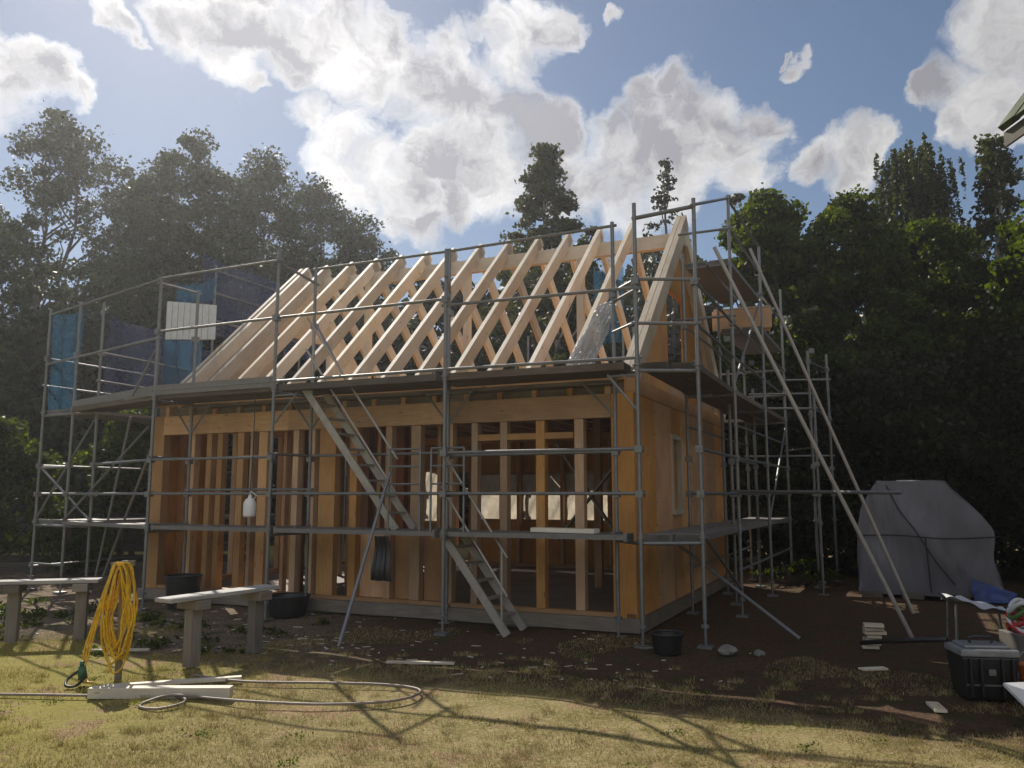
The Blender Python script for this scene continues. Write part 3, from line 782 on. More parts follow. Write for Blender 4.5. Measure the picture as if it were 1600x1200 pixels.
def loose():
    rz = -HTH
    # pale plank on the lower deck
    tag(MB().bar(hw(1.12, -0.52, 1.23), hw(0.32, -0.52, 1.225), 0.20, 0.05).build("timber_plank", M['pale'], None), "pale timber plank lying on the lower scaffold deck beside the right corner post", "plank")
    # brown timber pack on the back of the gable scaffold
    t = empty("timber_pack", hw(-0.62, 5.4, 4.535), rz, "short pack of brown timber boards on the high deck of the gable scaffold", "timber")
    for i in range(3):
        MB().bar((-0.52 + 0.05 * i, -0.5 + 0.22 * i, 0.20), (0.5 - 0.04 * i, -0.45 + 0.22 * i, 0.20), 0.03, 0.36 - 0.03 * i, (0, 0, 1)).build("board", M['panel'], t)
    MB().bar((-0.50, -0.26, 0.405), (0.48, -0.22, 0.405), 0.5, 0.02).build("board", M['rafter'], t)
    # plastic wrapped bundle on the roof edge
    def wrap(a, b):
        th = a * 2 * math.pi
        s = 0.17 * (1 - 0.35 * b) * (1 + 0.16 * math.sin(5 * th + 9 * b) + 0.10 * math.sin(11 * th - 13 * b) + 0.09 * math.sin(19 * th + 31 * b) + 0.05 * math.sin(37 * th - 47 * b))
        u = 0.72 - 0.36 * b + s * math.cos(th); v = -0.06 + 0.28 * b + 0.6 * s * math.sin(th)
        return hw(u, v, 3.16 + 0.95 * b)
    w = MB().grid(wrap, 90, 60)
    tag(w.build("film_bundle", M['whitefilm'], None, weld=True), "crumpled bundle of shiny clear plastic film leaning on the rafters", "plastic film")
    # white ribbed sheet and blue nets at the left end
    t = MB()
    for i in range(16):
        u0 = 9.22 - i * 0.075
        t.bar(hw(u0, 1.2, 4.5 - 0.006 * i), hw(u0, 1.2, 5.22 - 0.012 * i), 0.066, 0.02 + 0.03 * (i % 2), (HS, HC, 0))
    tag(t.build("ribbed_sheet", M['sheet'], None), "white ribbed sheet tied up behind the scaffold left of the roof", "sheet")
    def net(name, p, q, z0, z1, mat, label, amp=0.05):
        P0, P1 = hw(*p), hw(*q); nn = (P1 - P0).cross(Vector((0, 0, 1))).normalized()
        g = MB().grid(lambda a, b: P0.lerp(P1, a) + Vector((0, 0, z0 + (z1 - z0) * b - 0.05 * math.sin(a * math.pi) * b)) + nn * amp * (math.sin(a * 14 + 2 * b) + 0.5 * math.sin(b * 9 + a * 4)), 24, 14)
        tag(g.build(name, mat, None, smooth=True), label, "net")
    net("debris_net", (10.98, 0.22), (10.2, 0.2), 3.15, 4.95, M['net'], "narrow blue net strip hung on the far left scaffold post", 0.03)
    net("debris_net", (9.50, 1.45), (8.55, 1.4), 3.2, 4.55, M['net'], "blue net hanging below the white ribbed sheet", 0.04)
    net("debris_net", (9.30, 1.46), (8.3, 1.42), 5.22, 5.62, M['net'], "blue strip of net above the white ribbed sheet", 0.03)
    net("debris_net", (8.99, 1.7), (8.99, 5.6), 4.7, 6.25, M['netdark'], "dark blue net hung high on the left scaffold behind the roof's first rafter", 0.06)
    net("debris_net", (11.05, 2.75), (11.05, 5.15), 3.2, 4.95, M['netdark'], "dark blue net between the two posts of the leftmost scaffold bay", 0.06)
    net("debris_net", (9.72, 0.3), (9.72, 2.5), 3.25, 4.8, M['netdark'], "dark blue net between the narrow blue strip and the white ribbed sheet", 0.05)
    net("debris_net", (3.0, 7.5), (2.3, 7.5), 5.0, 6.7, M['net'], "narrow blue net strip behind the rafters near the right gable", 0.03)
    # hanging jug on a rope
    j = empty("hanging_jug", hw(5.15, -0.95, 1.34), 0, "white plastic jug hanging on a rope from the upper deck", "jug")
    prof = [(0.0, 0.0), (0.075, 0.005), (0.085, 0.03), (0.085, 0.19), (0.06, 0.24), (0.025, 0.265), (0.025, 0.30), (0.0, 0.30)]
    m = MB()
    m.grid(lambda a, b: ((lambda r, z: (r * math.cos(a * 2 * math.pi), r * math.sin(a * 2 * math.pi), z))(*prof[int(round(b * (len(prof) - 1)))])), 16, len(prof) - 1)
    m.build("jug_body", M['jug'], j, smooth=True)
    MB().tube([(0.05, 0, 0.25), (0.09, 0, 0.29), (0.0, 0, 0.36), (-0.0, 0, 0.30)], 0.008, 6).build("handle", M['jug'], j)
    MB().tube([(0, 0, 0.34), (0.01, 0.02, 0.9), (0.0, 0.05, 1.72)], 0.007, 6).build("rope", M['strap'], j)
    # trestle benches in front
    def bench(p, q, legs, z, label, th=0.038, w=0.24):
        p, q = Vector(p), Vector(q); c = (p + q) / 2
        t = empty("trestle_bench", (c.x, c.y, 0), 0, label, "bench")
        o = Vector((c.x, c.y, 0))
        MB().bar(p - o + Vector((0, 0, z)), q - o + Vector((0, 0, z)), w, th).build("bench_top", M['plank'], t, bevel=0.004)
        d = (q - p).normalized()
        for f in legs:
            b = p.lerp(q, f) - o
            MB().bar(b, b + Vector((0, 0, z - th / 2 - 0.002)), 0.115, 0.12, (d.x, d.y, 0)).build("leg", M['oldwood'], t, bevel=0.006)
            MB().bar(b + d.cross(Vector((0, 0, 1))) * 0.15 + Vector((0, 0, z - th / 2 - 0.05)), b - d.cross(Vector((0, 0, 1))) * 0.15 + Vector((0, 0, z - th / 2 - 0.05)), 0.16, 0.09).build("cross_block", M['oldwood'], t, bevel=0.004)
    bench((-5.90, 9.5, 0), (-4.80, 9.78, 0), (0.22, 0.84), 0.66, "trestle bench on two timber posts at the far left beside the yellow cables")
    bench((-3.28, 7.9, 0), (-2.60, 9.1, 0), (0.26, 0.84), 0.66, "trestle bench on two timber posts standing right of the yellow cables")
    # yellow cable coils on a stake
    s = empty("cable_stake", (-3.60, 7.78, 0), 0, "rough timber stake carrying the yellow cable coils", "stake")
    MB().bar((0, 0, -0.1), (0.0, 0, 1.04), 0.05, 0.045, (0, 1, 0)).build("stake_post", M['oldwood'], s)
    MB().bar((-0.11, -0.03, 1.0), (0.11, -0.035, 1.02), 0.03, 0.05).build("peg", M['oldwood'], s)
    c = empty("cable_coil", (-3.60, 7.70, 0), 0, "yellow extension cable hung in long loops with a green plug on the grass", "cable")
    for i in range(13):
        xl = -0.09 - 0.018 * (i % 5) + random.uniform(-.01, .01); xr = 0.04 + 0.022 * (i % 4) + random.uniform(-.01, .01)
        zb = 0.05 + random.uniform(0, 0.22); dy = -0.02 * (i % 5); wk = random.uniform(0.7, 1.3)
        pts = []
        for kx in range(33):
            a = kx / 32 * 2 * math.pi
            half = math.sin(a)
            zz = (1.03 + zb) / 2 + (1.03 - zb) / 2 * math.cos(a)
            low = (1 - math.cos(a)) / 2
            wd = 0.072 + 0.030 * wk * min(1.0, low * 1.6) + 0.012 * math.sin(5 * a + 2 * i)
            cx = 0.02 + 0.009 * (i - 6)
            pts.append((cx + wd * half * (1.0 if half > 0 else 1.0) + 0.006 * math.sin(7 * a + i), dy + 0.02 * math.sin(3 * a + i), zz))
        MB().tube(pts, 0.0095, 6, cap=False).build("cable_loop", M['yellow'], c, smooth=True)
    for i in range(3):
        pts = [(-0.02, -0.05, 1.03), (-0.08 - 0.01 * i, -0.07, 0.8), (-0.15 - 0.02 * i, -0.09, 0.45), (-0.19 - 0.022 * i, -0.12, 0.2), (-0.21 + 0.03 * i, -0.2, 0.03), (-0.1 + 0.02 * i, -0.25, 0.02)]
        MB().tube(smooth_path(pts), 0.0085, 6).build("cable_end", M['yellow'], c, smooth=True)
    MB().tube([(-0.16, -0.24, 0.05), (-0.17, -0.25, 0.16)], 0.04, 10, 0.03).tube([(-0.17, -0.25, 0.16), (-0.17, -0.25, 0.20)], 0.02, 8).build("plug", M['green'], c, smooth=True)
    pts = smooth_path([(-0.20, -0.22, 0.12), (-0.26, -0.3, 0.06), (-0.23, -0.38, 0.02), (-0.15, -0.36, 0.02), (-0.12, -0.27, 0.08)])
    MB().tube(pts, 0.012, 6).build("plug_lead", M['black'], c, smooth=True)
    # timber lengths on the lawn
    tag(MB().bar((-3.45, 6.98, 0.045), (-2.30, 7.00, 0.045), 0.10, 0.085).build("timber_beam", M['pale'], None, bevel=0.004), "thick pale timber beam lying on the lawn in front of the yellow cables", "beam")
    tag(MB().bar((-3.50, 7.28, 0.02), (-2.42, 7.62, 0.025), 0.07, 0.03).build("timber_batten", M['pale'], None, bevel=0.002), "thin pale batten lying behind the thick timber beam", "batten")
    # hose across the lawn
    hose = [(-5.2, 7.02), (-4.2, 7.02), (-3.4, 6.98), (-2.93, 7.0), (-2.66, 6.9), (-2.60, 6.72), (-2.72, 6.56), (-2.88, 6.62), (-2.90, 6.78), (-2.74, 6.90), (-2.4, 6.88), (-2.03, 6.78), (-1.5, 6.7), (-1.01, 6.78), (-0.79, 6.99), (-0.80, 7.21), (-1.1, 7.37), (-1.67, 7.44), (-2.36, 7.49), (-2.9, 7.75)]
    pts = smooth_path([(x, y, 0.02 + (0.022 if i == 9 else 0)) for i, (x, y) in enumerate(hose)])
    tag(MB().tube(pts, 0.011, 8).build("garden_hose", M['hose'], None, smooth=True), "thin grey brown hose looping across the sunny lawn", "hose")
    # tarpaulin covered trailer on the right
    t = empty("covered_trailer", (6.60, 13.35, 0), R(-25), "tall load under a grey tarpaulin with straps standing by the dark trees", "tarpaulin")
    prof = [(-1.02, 0.05), (-1.0, 0.5), (-0.98, 1.05), (-0.86, 1.50), (-0.58, 1.84), (-0.1, 1.86), (0.42, 1.85), (0.72, 1.48), (1.02, 1.08), (0.96, 0.65), (1.06, 0.28), (1.14, 0.05)]
    prof = [(-1.0, 0.05), (-1.0, 0.5), (-0.98, 1.05), (-0.90, 1.46), (-0.66, 1.86), (-0.1, 1.88), (0.36, 1.87), (0.68, 1.49), (1.0, 1.09), (0.95, 0.68), (1.04, 0.30), (1.13, 0.05)]
    def tp(a, b):
        q = a * (len(prof) - 1); i = min(int(q), len(prof) - 2); f = q - i
        x = prof[i][0] * (1 - f) + prof[i + 1][0] * f; z = prof[i][1] * (1 - f) + prof[i + 1][1] * f
        y = 2.3 * b
        w = 0.010 * math.sin(x * 9 + y * 6) + 0.008 * math.sin(z * 13 - y * 4 + x * 3)
        sc = 1.0
        return (x * sc + w * 0.6, y + 0.03 * math.sin(5 * z + 3 * x), z + (w if z > 0.2 else 0))
    m = MB().grid(tp, 55, 10)
    def face(a, b):
        top = tp(0.02 + 0.96 * a, 0.0); x0 = -1.0 + 2.08 * a
        bx, bz = x0, 0.05
        f = b
        x = bx * (1 - f) + top[0] * f; z = bz * (1 - f) + top[2] * f
        fold = 0.035 * math.sin(6 * x + 5 * z) + 0.02 * math.sin(17 * x - 6 * z) + 0.05 * math.exp(-((x - 0.1 + 0.45 * (z - 1.2)) / 0.05) ** 2)
        return (x, -0.06 * math.sin(f * math.pi) + 0.6 * fold * math.sin(f * math.pi), z)
    m.grid(face, 44, 26)
    m.build("tarpaulin", M['tarp'], t, smooth=True)
    for x_ in (-0.8, -0.2, 0.45, 0.95):
        MB().bar((x_ - 0.16, -0.06, 0.05), (x_ + 0.15, -0.09, 0.05), 0.10, 0.09).build("hem_weight", M['oldwood'], t)
    for pts in ([(-1.02, -0.11, 0.98), (-0.4, -0.16, 1.0), (0.3, -0.16, 0.96), (1.03, -0.1, 1.0)], [(-0.5, -0.06, 1.80), (-0.33, -0.14, 1.4), (-0.1, -0.17, 1.05), (0.15, -0.15, 0.6), (0.4, -0.1, 0.25)], [(0.02, -0.16, 0.96), (0.04, -0.15, 0.5), (0.06, -0.12, 0.12)]):
        MB().tube(smooth_path(pts), 0.012, 6).build("strap", M['strap'], t)
    MB().grid(lambda a, b: (0.62 + 0.58 * a + 0.02 * math.sin(9 * b), -0.14 - 0.05 * math.sin(a * 5) - 0.1 * (1 - b), 0.02 + (0.34 - 0.2 * a) * b), 10, 8).build("blue_underlay", M['bluetarp'], t, smooth=True)
    # black tool case
    t = empty("tool_case", (3.83, 7.05, 0), R(-8), "black tool case with a shiny lid greyed as sky sheen on the shaded ground at the right edge", "tool case")
    t.location.x = 3.90; t.scale = (0.80, 0.9, 1.0)
    m = MB()
    for (z0, z1, w0, w1) in ((0.0, 0.34, 0.235, 0.27),):
        A = [(-w0, -0.17, z0), (w0, -0.17, z0), (w0, 0.17, z0), (-w0, 0.17, z0)]; B = [(-w1, -0.2, z1), (w1, -0.2, z1), (w1, 0.2, z1), (-w1, 0.2, z1)]
        i = len(m.v); m.v += A + B
        for q in ((0, 3, 2, 1), (4, 5, 6, 7), (0, 1, 5, 4), (1, 2, 6, 5), (2, 3, 7, 6), (3, 0, 4, 7)): m._quad(tuple(i + x for x in q), ((0, 0),) * 4)
    m.build("case_body", M['black'], t, bevel=0.015)
    m = MB(); m.box(-0.28, 0.28, -0.21, 0.21, 0.342, 0.40); m.box(-0.22, 0.22, -0.15, 0.15, 0.40, 0.425)
    m.build("case_lid", M['sheenlid'], t, bevel=0.015)
    MB().box(-0.035, 0.035, -0.225, -0.20, 0.2, 0.25).build("latch", M['steel'], t, bevel=0.004)
    for x_ in (-0.2, -0.1, 0.1, 0.2):
        MB().box(x_ - 0.012, x_ + 0.012, -0.232, -0.19, 0.03, 0.33).build("case_rib", M['black'], t, bevel=0.004)
    MB().tube(smooth_path([(-0.1, 0, 0.42), (-0.1, 0, 0.47), (0.1, 0, 0.47), (0.1, 0, 0.42)]), 0.012, 8).build("handle", M['black'], t)
    MB().bar((-0.24, -0.19, 0.12), (0.24, -0.19, 0.12), 0.012, 0.012).build("edge_trim", M['steel'], t)
    tag(MB().tube([(3.30, 8.0, 0.26), (3.55, 7.55, 0.36), (3.70, 7.2, 0.43)], 0.022, 8).build("crowbar", M['black'], None, smooth=True), "long dark crowbar leaning on the black tool case", "crowbar")
    t = empty("offcut_stack", (3.87, 9.05, 0), R(-12), "small stack of short pale timber offcuts near the foot of the long raking tubes", "timber stack")
    for i in range(7):
        MB().bar((-0.09 + random.uniform(-.03, .03), -0.03 * i + 0.1, 0.022 + 0.042 * i), (0.09 + random.uniform(-.03, .03), -0.03 * i + 0.1 + random.uniform(-.02, .02), 0.022 + 0.042 * i), 0.12, 0.034).build("offcut", M['pale'], t, bevel=0.003)
    for x_, y_, a_, lab in ((3.42, 8.05, 0.2, "short pale offcut lying in front of the offcut stack"), (3.3, 6.65, 1.35, "short pale board lying alone on the shaded grass left of the tool case"), (-4.2, 9.0, 0.1, "pale board on the soil behind the yellow cables"), (-0.9, 8.35, -0.1, "long thin pale lath on the soil in front of the raking tube's foot")):
        d = Vector((math.cos(a_), math.sin(a_), 0)) * (0.13 if x_ > 0 else 0.34)
        p = Vector((x_, y_, 0.012))
        tag(MB().bar(p - d, p + d, 0.09 if x_ > 0 else 0.05, 0.022).build("loose_board", M['pale'], None, bevel=0.002), lab, "board")
    # white sheet on a trestle, tubs behind the case
    t = empty("sheet_trestle", (4.72, 8.6, 0), R(-15), "white folded sheet lying on a low metal trestle behind the black tool case", "trestle")
    MB().grid(lambda a, b: (-0.30 + 0.62 * a, -0.22 + 0.45 * b, 0.62 - 0.14 * a + 0.02 * math.sin(9 * a + 4 * b) + 0.012 * math.sin(21 * a)), 18, 10).build("folded_sheet", M['sheet'], t, smooth=True)
    for x, y in ((-0.2, -0.15), (0.27, -0.15), (-0.2, 0.18), (0.27, 0.18)):
        MB().tube([(x, y, 0.575 - 0.14 * (x + .3) / .62), (x * 1.15, y * 1.2, 0)], 0.014, 6).build("leg", M['steel'], t)
    MB().tube([(-0.3, 0, 0.585), (0.55, 0.02, 0.42)], 0.014, 6).build("cross_rail", M['steel'], t)
    t = empty("hose_heap", (4.75, 7.75, 0), 0, "heap of red and white hose and green cloth at the right edge above the case", "hose heap")
    for i, (mt, nm) in enumerate((('red', "red_hose"), ('sheet', "white_hose"), ('red', "red_hose"), ('leafgreen', "green_hose"), ('sheet', "white_hose"))):
        pts = [(0.18 * math.cos(a / 16 * 2 * math.pi) * (1 - 0.03 * i), 0.15 * math.sin(a / 16 * 2 * math.pi), 0.42 + 0.05 * i + 0.05 * math.sin(a + i)) for a in range(17)]
        MB().tube(smooth_path(pts), 0.02, 8).build(nm, M[mt], t, smooth=True)
    MB().box(-0.2, 0.2, -0.16, 0.16, 0.0, 0.40).build("crate", M['oldwood'], t, bevel=0.01)
    t = empty("orange_bucket", (4.32, 7.0, 0), 0, "orange bucket behind the white board at the right edge", "bucket")
    MB().tube([(0, 0, 0.0), (0, 0, 0.26)], 0.11, 16, 0.14).build("bucket_body", M['orange'], t, smooth=False)
    MB().tube(smooth_path([(-0.14, 0, 0.25), (-0.1, 0, 0.36), (0.1, 0, 0.36), (0.14, 0, 0.25)]), 0.006, 6).build("handle", M['steel'], t)
    tag(MB().poly([(3.58, 6.22, 0.27), (4.45, 6.35, 0.27), (4.35, 5.75, 0.03), (3.73, 6.0, 0.03)], (0, -0.012, 0.02)).build("white_board", M['sheet'], None), "white board leaning low at the right edge in front of the black case", "board")
    # dark tubs, cloth and stones under the scaffold
    def tub(x, y, r, h, label):
        t = empty("black_tub", (x, y, 0), random.random(), label, "tub")
        MB().grid(lambda a, b: ((lambda rr: (rr * math.cos(a * 2 * math.pi), rr * math.sin(a * 2 * math.pi), h * b))(r * (0.82 + 0.18 * b))), 20, 3).build("tub_wall", M['black'], t, smooth=True)
        MB().tube([(0, 0, 0.005), (0, 0, 0.05)], r * 0.80, 20).build("tub_floor", M['black'], t)
        MB().tube([(r * math.cos(a / 20 * 2 * math.pi), r * math.sin(a / 20 * 2 * math.pi), h) for a in range(21)], 0.012, 6, cap=False).build("rim", M['black'], t)
    p = hw(6.75, -0.5); tub(p.x, p.y, 0.26, 0.46, "tall black tub under the scaffold behind the right trestle bench")
    p = hw(4.85, -0.45); tub(p.x, p.y, 0.30, 0.26, "low wide black tub at the foot of the scaffold post left of the stairs")
    p = hw(-0.60, -1.0); tub(p.x, p.y, 0.17, 0.20, "small black tub on the ground by the right corner posts")
    def jacket(a, b):
        w = 0.11 + 0.05 * (1 - b)
        return hw(3.02 + (a - 0.5) * 2 * w, -0.93 - 0.03 * math.sin(a * 12) - 0.02 * math.sin(b * 7), 1.13 - 0.55 * (1 - b))
    tag(MB().grid(jacket, 14, 12).build("work_jacket", M['black'], None, smooth=True), "black work jacket hung on the edge of the lower scaffold deck", "jacket")
    def rock(x, y, r, label, seed):
        rs = np.random.default_rng(seed); bm = bmesh.new(); bmesh.ops.create_icosphere(bm, subdivisions=2, radius=r)
        for v in bm.verts: v.co *= 1 + rs.normal() * 0.09; v.co.z *= 0.6
        me = bpy.data.meshes.new("rock"); bm.to_mesh(me); bm.free(); me.materials.append(M['stone'])
        o = bpy.data.objects.new("rock", me); COL.objects.link(o); o.location = (x, y, r * 0.35); tag(o, label, "rock")
    p = hw(-1.19, -0.79); rock(p.x, p.y, 0.10, "round grey rock on the ground right of the scaffold foot", 3)
    p = hw(-1.5, -0.75); rock(p.x, p.y, 0.06, "little grey rock beside the bigger one by the scaffold foot", 4)

def smooth_path(pts, n=7):
    """Catmull-Rom through the points"""
    P = [Vector(p) for p in pts]; out = []
    for i in range(len(P) - 1):
        p0 = P[max(i - 1, 0)]; p1 = P[i]; p2 = P[i + 1]; p3 = P[min(i + 2, len(P) - 1)]
        for j in range(n):
            t = j / n
            out.append(0.5 * ((2 * p1) + (p2 - p0) * t + (2 * p0 - 5 * p1 + 4 * p2 - p3) * t * t + (3 * p1 - p0 - 3 * p2 + p3) * t ** 3))
    out.append(P[-1])
    return out
loose()

# ------------------------------------------------------------------ neighbour's eave at the right edge
def neighbour():
    t = empty("neighbour_house", (5.4, 8.0, 0), 0, "corner of a neighbouring house with a mossy roof eave poking in at the right edge", "house")
    MB().box(0.45, 6.0, -6.0, 0.35, 0, 5.5).build("wall", M['wallpaint'], t)
    # roof slopes up to the right, the low eave faces the building site
    a = Vector((-0.20, 0, 5.50)); b = Vector((2.9, 0, 5.50 + 3.16 * 1.25))
    m = MB()
    n = 22
    for i in range(n):
        y0 = -6.3 + i * 6.6 / n; y1 = y0 + 6.6 / n - 0.012
        m.bar(a + Vector((0, (y0 + y1) / 2, 0)), b + Vector((0, (y0 + y1) / 2, 0)), y1 - y0, 0.05 + 0.02 * (i % 2))
    m.build("roof", M['tile'], t)
    MB().box(-0.16, -0.13, -6.3, 0.30, 5.31, 5.47, 'y').build("eave_board", M['wallpaint'], t)
neighbour()

# ------------------------------------------------------------------ fence at the back left
def fence():
    a, b = Vector((-16.5, 19.0, 0)), Vector((-5.8, 19.6, 0))
    t = empty("board_fence", a, 0, "dark board fence running behind the left scaffold", "fence")
    d = b - a
    for i in range(8):
        p = d * (i / 7); MB().bar(p, p + Vector((0, 0, 1.2)), 0.1, 0.1, (0, 1, 0)).build("post", M['fence'], t)
    for z in (0.18, 0.42, 0.66, 0.90, 1.13):
        off = Vector((0, -0.065, z)); MB().bar(off, d + off, 0.025, 0.17).build("rail_board", M['fence'], t)
fence()

# ------------------------------------------------------------------ trees
def limb_path(p, q, sag=0.0, wob=0.15, n=5):
    p, q = Vector(p), Vector(q); L = (q - p).length; out = []
    for i in range(n + 1):
        f = i / n
        o = Vector((random.uniform(-1, 1), random.uniform(-1, 1), random.uniform(-.5, .5))) * wob * L * 0.12 * math.sin(f * math.pi)
        out.append(p.lerp(q, f) + o + Vector((0, 0, sag * math.sin(f * math.pi))))
    return out

def tree(name, cat, label, x, y, h, width, base, leaf, nleaf, size, shape='round', bark='bark', group=None, seed=0, nclump=70, stems=1, clump_r=0.55, fill=0.55):
    """base = height where the crown starts; width = crown width"""
    global rng
    rng = np.random.default_rng(seed + 100); random.seed(seed + 100)
    t = empty(name, (x, y, 0), random.random() * 6.28, label, cat, group)
    tm = MB()
    H = h
    rw = width / 2
    def radius(f):
        if shape == 'round': return rw * (math.sin(math.pi * min(1, (f * 0.86 + 0.14))) ** 0.6)
        if shape == 'column': return rw * (0.55 + 0.45 * math.sin(math.pi * f)) * (1 - f ** 6 * 0.75)
        if shape == 'cone': return rw * (1.03 - f) ** 0.85
        if shape == 'dome': return rw * (1 - f ** 2.6) ** 0.5 * (0.75 + 0.25 * min(1, f * 3))
        if shape == 'bush': return rw * (1 - f ** 3) ** 0.5 * (0.9 + 0.1 * f)
    C = []
    tries = 0
    while len(C) < nclump and tries < nclump * 30:
        tries += 1
        f = random.random() ** (0.85 if shape != 'cone' else 1.25)
        r = radius(f); q = r * (random.random() ** fill); a = random.uniform(0, 2 * math.pi)
        c = np.array([q * math.cos(a), q * math.sin(a), base + f * (H - base) * 0.97])
        if all(np.linalg.norm(c - o) > clump_r * 0.75 for o in C[-60:]): C.append(c)
    C = np.array(C)
    # trunks and limbs
    tr = 0.011 * H + 0.05
    for s in range(stems):
        bx = (s - (stems - 1) / 2) * 0.5
        tx, ty = random.uniform(-.3, .3) + bx * 2.0, random.uniform(-.3, .3)
        top = (tx, ty, H * 0.93)
        path = limb_path((bx, 0, -0.1), top, wob=0.25, n=8)
        tm.tube(path, tr / stems ** 0.4, 8, 0.015)
        lim = C[random.sample(range(len(C)), min(len(C), 26))]
        for c in lim:
            z0 = max(base * 0.7, min(H * 0.85, c[2] - 0.5 * math.hypot(c[0], c[1]) - 0.4))
            f = z0 / H; i = min(int(f * 8), 7)
            p = path[i].lerp(path[i + 1], f * 8 - i)
            tm.tube(limb_path(p, c, wob=0.5), tr * 0.36 * (1 - f * 0.6), 5, 0.008, cap=False)
    tm.build("trunk", M[bark], t)
    if shape == 'dome' and bark == 'birchbark':
        # weeping strands
        ns = nclump * 9; pts = []
        ci = rng.integers(0, len(C), ns)
        S = C[ci] + rng.normal(size=(ns, 3)) * clump_r * 0.6
        S[:, 2] = np.maximum(S[:, 2], base + 0.5)
        per = nleaf // ns
        for j in range(per):
            f = (j + rng.random(ns)) / per
            L = rng.uniform(0.4, 1.5, ns)
            q = S.copy(); q[:, 2] -= f * L
            q[:, :2] *= (1 + 0.04 * f[:, None]); q += rng.normal(size=q.shape) * 0.035
            pts.append(q)
        Q = np.concatenate(pts); Q = Q[Q[:, 2] > 0.3]
        V, F = leaf_quads(Q, size, 1.4, droop=0.8)
    else:
        per = nleaf // len(C)
        Q = []
        for c in C:
            f = (c[2] - base) / max(H - base, .1)
            rr = clump_r * random.uniform(0.65, 1.35)
            n = max(4, int(per * random.uniform(0.5, 1.5)))
            g = rng.normal(size=(n, 3)); g /= np.linalg.norm(g, axis=1, keepdims=True)
            g *= rr * rng.random((n, 1)) ** 0.45
            g[:, 2] *= 0.62 if shape != 'cone' else 0.35
            if shape == 'cone': g[:, 2] -= 0.22 * np.hypot(g[:, 0], g[:, 1])
            Q.append(c + g)
        # a few stray twigs of leaves between the clumps
        Q = np.concatenate(Q)
        st = Q[rng.integers(0, len(Q), len(Q) // 14)] + rng.normal(size=(len(Q) // 14, 3)) * clump_r * 0.3
        Q = np.concatenate([Q, st]); Q = Q[(Q[:, 2] > 0.15) & (Q[:, 2] < H * 1.01)]
        V, F = leaf_quads(Q, size, 1.5, droop=0.2)
    fast_mesh("crown", V, F, LEAF[leaf], t)
    return t

